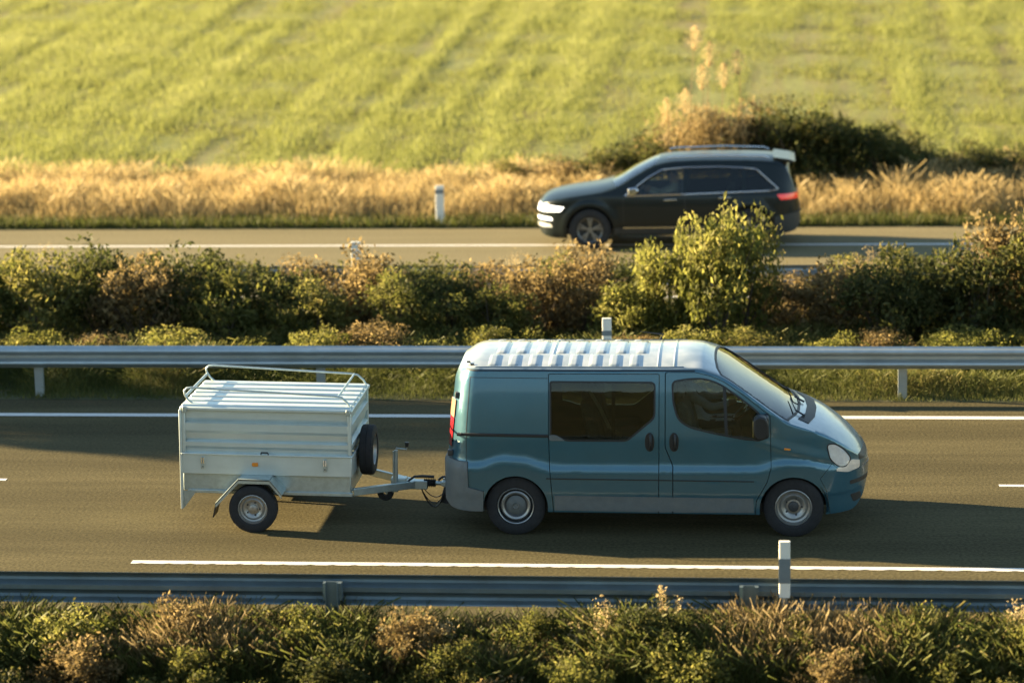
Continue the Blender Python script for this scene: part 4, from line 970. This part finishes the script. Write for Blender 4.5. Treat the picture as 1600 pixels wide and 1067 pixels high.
# median hedge: (x, y, top, half width, kind)
hedge = [(-13.6, 11.6, 1.5, .8, 'green'), (-12.6, 11.0, 1.4, .75, 'dark'), (-11.7, 11.9, 1.25, .75, 'green'), (-10.95, 11.2, 1.30, .70, 'green'), (-10.2, 11.9, 1.38, .75, 'dark'), (-9.45, 11.3, 1.25, .65, 'brown'),
         (-8.75, 11.9, 1.32, .72, 'dark'), (-8.0, 11.3, 1.24, .70, 'green'), (-7.25, 12.0, 1.08, .65, 'dark'), (-6.75, 11.1, .95, .60, 'green'), (-5.95, 12.0, 1.28, .70, 'brown'), (-5.45, 11.2, 1.10, .60, 'green'),
         (-4.75, 11.9, 1.05, .65, 'dark'), (-4.1, 11.3, .95, .60, 'green'), (-3.45, 12.1, 1.12, .62, 'brown'), (-2.75, 12.2, 1.22, .65, 'brown'), (-2.1, 11.5, .98, .60, 'bright'),
         (-1.35, 11.7, 1.60, .62, 'bright'), (-.75, 11.4, 1.98, .70, 'bright'), (-.35, 11.9, 1.80, .55, 'green'), (.45, 12.0, .85, .60, 'brown'), (1.15, 11.8, 1.12, .66, 'brown'), (1.75, 11.2, 1.22, .72, 'dark'),
         (2.35, 11.9, 1.35, .75, 'dark'), (3.0, 11.2, 1.48, .80, 'dark'), (3.55, 12.0, 1.78, .75, 'brown'), (4.3, 11.5, 1.75, .85, 'green'), (5.3, 11.6, 1.6, .85, 'dark')]
ct_ = Count()
for i, (X, Y, t, hw, k) in enumerate(hedge):
    put_shrub(k, X, Y, t*1.24, hw*1.12, f'{LOOK[k]} shrub of the median hedge behind the rail, {ct_(X, Y, hw*.9)}', 'median hedge shrubs')
low = [(-12.2, 9.9), (-11.3, 10.1), (-10.5, 9.8), (-9.5, 10.0), (-8.5, 9.8), (-7.6, 10.1), (-6.6, 9.8), (-5.7, 10.0), (-4.8, 9.9), (-3.9, 10.0), (-3.0, 9.8), (-2.0, 10.0), (-1.1, 9.9), (-.2, 10.1), (.8, 9.9), (1.7, 10.1), (2.6, 9.8), (3.6, 10.0)]
ct_ = Count()
for i, (X, Y) in enumerate(low):
    k = ('bright', 'green', 'bright', 'brown')[i % 4]
    put_shrub(k, X+rng.uniform(-.15, .15), Y, rng.uniform(.45, .78), rng.uniform(.5, .68), f'low {LOOK[k]} weed in front of the median hedge, {ct_(X, Y, .4)}', 'low median weeds', 'weed', 'weed')
back = [(-12.9, 13.4, .95), (-11.9, 13.1, 1.0), (-10.9, 13.5, .98), (-9.9, 13.2, 1.02), (-8.9, 13.4, .95), (-8.1, 13.2, .98), (-7.4, 13.5, .90), (-6.2, 13.3, 1.0), (-5.3, 13.5, .95), (-4.3, 13.3, .90), (-3.3, 13.4, .95), (-2.3, 13.5, .98), (.2, 13.4, .72), (1.3, 13.3, .95), (2.1, 13.5, 1.05), (3.9, 13.3, 1.15)]
ct_ = Count()
for i, (X, Y, t) in enumerate(back):
    k = ('brown', 'green', 'dark')[i % 3]
    put_shrub(k, X, Y, t*1.2, .72, f'low {LOOK[k]} shrub in the back row of the median, {ct_(X, Y, .6)}', 'back row of median shrubs')
# dark scrub on the far verge, behind the black car
far = [(-4.1, 26.6, .95, .8, 'brown'), (-3.2, 26.9, 1.2, .85, 'dark'), (-2.35, 26.6, 1.45, .85, 'dark'), (-1.55, 26.8, 1.75, .85, 'brown'), (-.75, 26.6, 2.02, .90, 'brown'), (-.1, 26.9, 1.85, .80, 'dark'), (.55, 26.6, 2.0, .85, 'dark'), (1.3, 26.7, 1.78, .90, 'dark'),
       (2.1, 26.6, 1.65, .90, 'dark'), (2.85, 26.9, 1.25, .75, 'dark'), (3.5, 26.7, .9, .6, 'dark'), (4.55, 26.8, 1.05, .75, 'dark'), (5.5, 26.7, 1.0, .8, 'dark')]
ct_ = Count()
for i, (X, Y, t, hw, k) in enumerate(far):
    put_shrub(k, X, Y, t*(1.0+.016*i), hw*1.25, f'{LOOK[k]} bush on the far verge below the field, {ct_(X, Y, hw)}', 'far verge bushes', 'bush', 'bush')
for i, (X, Y, t, hw, k) in enumerate([(-12.3, 27.2, .62, .75, 'green'), (-9.2, 27.4, .50, .45, 'green'), (-8.3, 27.3, .42, .4, 'green'), (-6.2, 26.9, .62, .5, 'green'), (-5.4, 27.0, .8, .6, 'green')]):
    put_shrub(k, X, Y, t, hw, f'small green bush in the dry grass below the field, {ORD[i]} from the left', 'small verge bushes', 'bush', 'bush')
# foreground weeds and bushes
fg = []
for i in range(30):
    X = -7.9+i*.385+rng.uniform(-.1, .1); Y = -3.42-.95*(i % 3)/2+rng.uniform(-.12, .12)
    top = (.66, .46, .20)[i % 3]+rng.uniform(-.05, .06); k = ['bright', 'green', 'dark', 'bright', 'brown', 'green', 'brown', 'green'][i % 8]
    if X > 1.9: top += .12; k = 'bright' if i % 2 else 'green'
    fg.append((X, Y, top, rng.uniform(.36, .5), k))
fg.sort()
ORD2 = lambda i: ORD[i] if i < len(ORD) else ('twenty-ninth', 'thirtieth')[i-28]
ct_ = Count()
for i, (X, Y, t, hw, k) in enumerate(fg):
    put_shrub(k, X, Y, t, hw, f'{LOOK[k]} weed in the foreground verge, {ct_(X, Y, hw*.8)}', 'foreground weeds', 'weed', 'weed')

def blades(name, P, h, w, tint, m, lean=.25, seg=1):
    n = len(P); a = rng.uniform(0, 2*math.pi, n); s = np.stack([np.cos(a), np.sin(a), np.zeros(n)], 1)*(w/2)[:, None]
    b = rng.uniform(0, 2*math.pi, n); ld = np.stack([np.cos(b), np.sin(b), np.zeros(n)], 1)*(h*np.abs(rng.normal(0, lean, n)))[:, None]
    up = np.zeros((n, 3)); up[:, 2] = h
    if seg == 1:
        V = np.stack([P-s, P+s, P+up+ld], 1); F = np.arange(3*n).reshape(n, 3); return mesh_np(name, V.reshape(-1, 3), F, np.repeat(tint, 3), m)
    mid = P+up*.55+ld*.3; V = np.stack([P-s, P+s, mid+s*.8, mid-s*.8, P+up*.95+ld, P+up*.93+ld*1.02], 1).reshape(-1, 3)
    k = np.arange(n)[:, None]*6; F = np.concatenate([k+np.array([[0, 1, 2, 3]]), k+np.array([[3, 2, 5, 4]])]); return mesh_np(name, V, F, np.repeat(tint, 6), m)
G_CROP = leafmat('crop_leaf', [(.15, .12, .05), (.20, .205, .055), (.27, .29, .08), (.36, .36, .13)], .5)
G_GREEN = leafmat('verge_grass', [(.035, .045, .012), (.075, .09, .02), (.13, .14, .035), (.24, .20, .07)], .4)
G_DRY = leafmat('dry_grass', [(.16, .14, .05), (.38, .28, .12), (.52, .40, .19), (.64, .52, .30)], .45)
G_DRYF = leafmat('dry_verge_blade', [(.09, .075, .028), (.18, .135, .06), (.27, .20, .095), (.36, .28, .15)], .4)
def vnoise(x, y, seed):
    r = np.random.default_rng(seed); T = r.uniform(0, 1, (256, 256))
    xi = np.floor(x).astype(int); yi = np.floor(y).astype(int); fx = x-xi; fy = y-yi; fx = fx*fx*(3-2*fx); fy = fy*fy*(3-2*fy)
    g = lambda a, b: T[a % 256, b % 256]
    return (g(xi, yi)*(1-fx)+g(xi+1, yi)*fx)*(1-fy)+(g(xi, yi+1)*(1-fx)+g(xi+1, yi+1)*fx)*fy
# the young crop on the hillside, drilled in rows
n = 640000
Y = rng.uniform(27.6, 61, n); u_ = rng.uniform(0, 1, n)
xl = -22.5-.36*(Y-28); xr = 9.5+.16*(Y-28); X = xl+(xr-xl)*u_
row = X-.036*Y
st = .55*vnoise(row*.75, Y*.05, 1)+.45*vnoise(row*1.9, Y*.13, 2); pt = vnoise(X*.5, Y*.35, 3); gp = vnoise(X*1.6, Y*1.1, 4); st = np.clip((st-.5)*1.55+.5, 0, 1)
dens = np.clip(.12+1.2*st+.35*(pt-.5)+.5*(gp-.5), .05, 1)
keep = rng.uniform(0, 1, n) < dens; X, Y, st, pt, gp = X[keep], Y[keep], st[keep], pt[keep], gp[keep]
P = np.stack([X, Y, gz(X, Y)-.01], 1); k = len(X)
hh = (.07+.10*st+.04*gp)*rng.uniform(.6, 1.3, k)
crop = link('young_crop', blades('young_crop', P, hh, rng.uniform(.016, .034, k), .30+.55*st+.15*(pt-.5)+rng.normal(0, .13, k), G_CROP, .5), None)
tag(crop, 'bright green young crop covering the sloping field', 'crop', kind='stuff')
field = MB(); fy = list(np.arange(27.4, 30, .4))+list(np.arange(30, 180, 2.0)); fx = list(np.arange(-120, 80, 4.0)); 
XX, YY = np.meshgrid(fx, fy, indexing='ij'); nn = len(fy)
me = bpy.data.meshes.new('field'); me.from_pydata([tuple(v) for v in np.stack([XX, YY, gz(XX, YY)+.012], -1).reshape(-1, 3)], [], [(i*nn+j, (i+1)*nn+j, (i+1)*nn+j+1, i*nn+j+1) for i in range(len(fx)-1) for j in range(nn-1)])
M_FIELD = ramp_mat('field_soil', [(.32, (.15, .12, .055)), (.5, (.15, .155, .045)), (.7, (.15, .17, .04))], .9, (1, .07, 1), .95, .5, 6, rot=-.036)
tag(link('field', me, M_FIELD), kind='structure')
# dry grass along the far verge
n = 125000; X = rng.uniform(-23, 13.5, n); Y = 23.15+4.6*rng.beta(1.3, 1.2, n)
nz = vnoise(X*.8, Y*.8, 5)*.6+vnoise(X*2.4, Y*2, 6)*.4; keep = rng.uniform(0, 1, n) < np.clip(.25+nz, 0, 1); X, Y, nz = X[keep], Y[keep], nz[keep]; k = len(X)
edge = np.clip((Y-23.1)/1.1, .16, 1); hh = edge*(.28+.50*nz)*rng.uniform(.55, 1.2, k)*np.where(X > 2.5, 1.35, 1.)
tt = np.where(edge < .55, .10, .50)+.35*(nz-.5)+rng.normal(0, .14, k)
dry = link('dry_grass', blades('dry_grass', np.stack([X, Y, gz(X, Y)-.01], 1), hh, rng.uniform(.010, .022, k), tt, G_DRY, .3, 2), None)
tag(dry, 'tawny dry grass along the far verge', 'grass', kind='stuff')
n = 22000; X = rng.uniform(-23, 13.5, n); Y = 22.98+rng.beta(1, 2, n)*1.3; hh = rng.uniform(.08, .26, n)
tag(link('verge_grass', blades('verge_grass', np.stack([X, Y, gz(X, Y)-.01], 1), hh, rng.uniform(.012, .022, n), rng.normal(.42, .18, n), G_GREEN, .35, 2), None), 'green grass strip at the edge of the far road', 'grass', kind='stuff')
# median grass
n = 190000; X = rng.uniform(-17, 8.5, n); Y = rng.uniform(7.97, 14.7, n); Y = np.where(rng.uniform(0, 1, n) < .35, rng.uniform(7.97, 9.6, n), Y); nz = vnoise(X*1.3, Y*1.3, 8)
hh = (.07+.20*nz)*rng.uniform(.5, 1.3, n)*np.clip((Y-7.9)/.5, .35, 1.5)*np.where((Y > 9.0) & (Y < 10.9), 1.15, 1.)
tag(link('median_grass', blades('median_grass', np.stack([X, Y, gz(X, Y)-.01], 1), hh, rng.uniform(.004, .009, n), .50+.6*(nz-.5)+rng.normal(0, .16, n), G_GREEN, .5, 2), None), 'green and straw grass in the median under the shrubs', 'grass', kind='stuff')
# foreground grass
n = 90000; X = rng.uniform(-10.5, 6.5, n); Y = np.where(rng.uniform(0, 1, n) < .45, rng.uniform(-3.75, -2.95, n), rng.uniform(-6.2, -2.62, n)); nz = vnoise(X*1.5, Y*1.5, 9)
hh = np.where((Y > -3.8) & (Y < -2.95), (.32+.26*nz)*rng.uniform(.7, 1.25, n), (.12+.30*nz)*rng.uniform(.5, 1.3, n))
tag(link('foreground_grass', blades('foreground_grass', np.stack([X, Y, gz(X, Y)-.01], 1), hh, rng.uniform(.005, .010, n), .44+.5*(nz-.5)+rng.normal(0, .18, n), G_GREEN, .4, 2), None), 'rough grass on the near verge below the foreground rail', 'grass', kind='stuff')

n = 50000; X = rng.uniform(-10.5, 6.5, n); Y = rng.uniform(-3.7, -3.02, n); nz = vnoise(X*1.1, Y*1.5, 11); hh = (.30+.30*nz)*rng.uniform(.6, 1.25, n)
tag(link('dry_verge_grass', blades('dry_verge_grass', np.stack([X, Y, gz(X, Y)-.01], 1), hh, rng.uniform(.003, .006, n), .45+.4*(nz-.5)+rng.normal(0, .18, n), G_DRYF, .25, 2), None), 'tan dry grass just behind the foreground rail', 'grass', kind='stuff')
# tall dry stalks (single plants)
def stalk(label, X, Y, h, group, spread=.10, nst=5, plume=.05, name='dry_stalk', col=None):
    z = float(gz(X, Y)); root = empty(name, (X, Y, z)); tag(root, label, 'dry plant', group)
    s = MB(); PP = []; TT = []
    for k in range(nst):
        a = rng.uniform(0, 6.28); r_ = rng.uniform(0, spread); hk = h*rng.uniform(.7, 1.0) if k else h
        tip = Vector((math.cos(a)*r_*2, math.sin(a)*r_*2, hk)); b0 = Vector((math.cos(a)*r_*.3, math.sin(a)*r_*.3, -.03))
        s.tube([b0, b0.lerp(tip, .5)+Vector((rng.normal(0, .02), 0, 0)), tip], [.006, .005, .003], 5, cap=False)
        m = 90; t = rng.uniform(.45, 1.02, m)**.7; q = np.array(b0)[None]+(np.array(tip)-np.array(b0))[None]*t[:, None]+rng.normal(0, plume, (m, 3))*np.array([1, 1, .6]); PP.append(q)
    PP = np.concatenate(PP); s.build('stems', mat('straw', (.30, .21, .10), rough=.9), root)
    link('seed_heads', leaves(PP, rng.uniform(.02, .045, len(PP)), rng.normal(.62, .2, len(PP)), G_DRY, 'seed_heads', .6, .4), None, root)['kind'] = 'stuff'
    return root
sk = [(-1.52, -3.25, .62, 8, .06), (-1.80, -3.3, .45, 5, .05), (-.93, -3.2, .80, 3, .018), (-4.45, -3.3, .42, 4, .04), (2.38, -3.25, .72, 8, .07), (-3.05, -3.3, .45, 4, .04), (-.25, -3.3, .52, 4, .03), (.85, -3.3, .48, 4, .04), (-5.6, -3.3, .40, 4, .04)]
sk.sort()
for i, (X, Y, h, ns_, pl) in enumerate(sk):
    stalk(f'tan dry seed stalks before the foreground rail, {ORD[i]} clump from the left', X, Y, h, 'foreground dry stalks', .09, ns_, pl)
mk = [(-6.4, 13.4, 1.05, 5), (-3.95, 13.2, 1.15, 4), (-2.6, 13.0, 1.15, 6), (-9.1, 12.8, 1.2, 4), (1.6, 12.8, 1.25, 5), (3.2, 12.6, 1.65, 6), (-11.2, 12.6, 1.35, 4)]
mk.sort()
for i, (X, Y, h, ns_) in enumerate(mk):
    stalk(f'straw coloured dry stalks rising from the median hedge, {ORD[i]} clump from the left', X, Y, h, 'median dry stalks', .16, ns_, .06)
# reed plumes above the dark scrub
pl = [(-1.42, 3.52), (-1.13, 3.18), (-.55, 3.02), (-.83, 2.78), (-1.28, 2.72), (-1.62, 2.25), (-2.0, 2.1)]
for i, (X, h) in enumerate(sorted(pl)):
    Yp = 26.2+rng.uniform(-.15, .15); z = float(gz(X, Yp)); root = empty('plume_grass', (X, Yp, z)); tag(root, f'tall pale feathery grass plume above the dark bushes, {ORD[i]} from the left', 'plume grass', 'feathery plumes')
    bx = rng.uniform(-.2, .2); st_ = MB().tube([(bx, 0, 0), (bx*.5, 0, h*.55), (0, 0, h-.05)], [.012, .010, .005], 6, cap=False); st_.build('stalk', mat('straw', (.30, .21, .10), rough=.9), root)
    m = 420; t = rng.uniform(0, 1, m); q = np.stack([rng.normal(0, 1, m)*(.075*np.sin(np.clip(t, .05, .98)*math.pi)+.012), rng.normal(0, 1, m)*(.075*np.sin(np.clip(t, .05, .98)*math.pi)+.012), h-.48+.50*t], 1)
    link('plume', leaves(q, rng.uniform(.03, .07, m), rng.normal(.78, .12, m), G_DRY, 'plume', 1.2, .3), None, root)['kind'] = 'stuff'
    q = np.stack([rng.normal(0, .16, 160), rng.normal(0, .16, 160), rng.uniform(.6, 1.9, 160)], 1)
    link('leaf_tuft', leaves(q, rng.uniform(.15, .4, 160), rng.normal(.5, .15, 160), G_DRY, 'leaf_tuft', 1.6, .05), None, root)['kind'] = 'stuff'
# two roadside trees just out of view on the left; their shade falls across the road
TC = leafmat('tree_leaf', [(.02, .035, .01), (.045, .06, .015), (.08, .09, .025), (.12, .12, .04)], .3)
for i, (X, Yt, h) in enumerate(((-29.0, 10.6, 7.4), (-25.5, 10.9, 6.8))):
    root = empty('tree', (X, Yt, 0)); tag(root, ('tall leafy tree in the median, out of view to the left', 'lower leafy tree in the median, out of view to the left')[i], 'tree', 'median trees')
    P, C, ct, o = crown_points(2.0, 1.5, h*.30, h*.70, 60, 9000, .36)
    link('crown', leaves(P, rng.uniform(.12, .22, 9000), .4+ct+rng.normal(0, .15, 9000), TC), None, root)
    b = MB().tube([(0, 0, -.1), (.05, 0, h*.3), (0, .03, h*.7)], [.14, .11, .05], 10)
    for c in C[:9]: b.tube([(0, 0, h*.35), Vector((0, 0, h*.45)).lerp(Vector(c), .5), c], [.05, .035, .012], 6, cap=False)
    b.build('trunk', M_BARK, root, smooth=60)
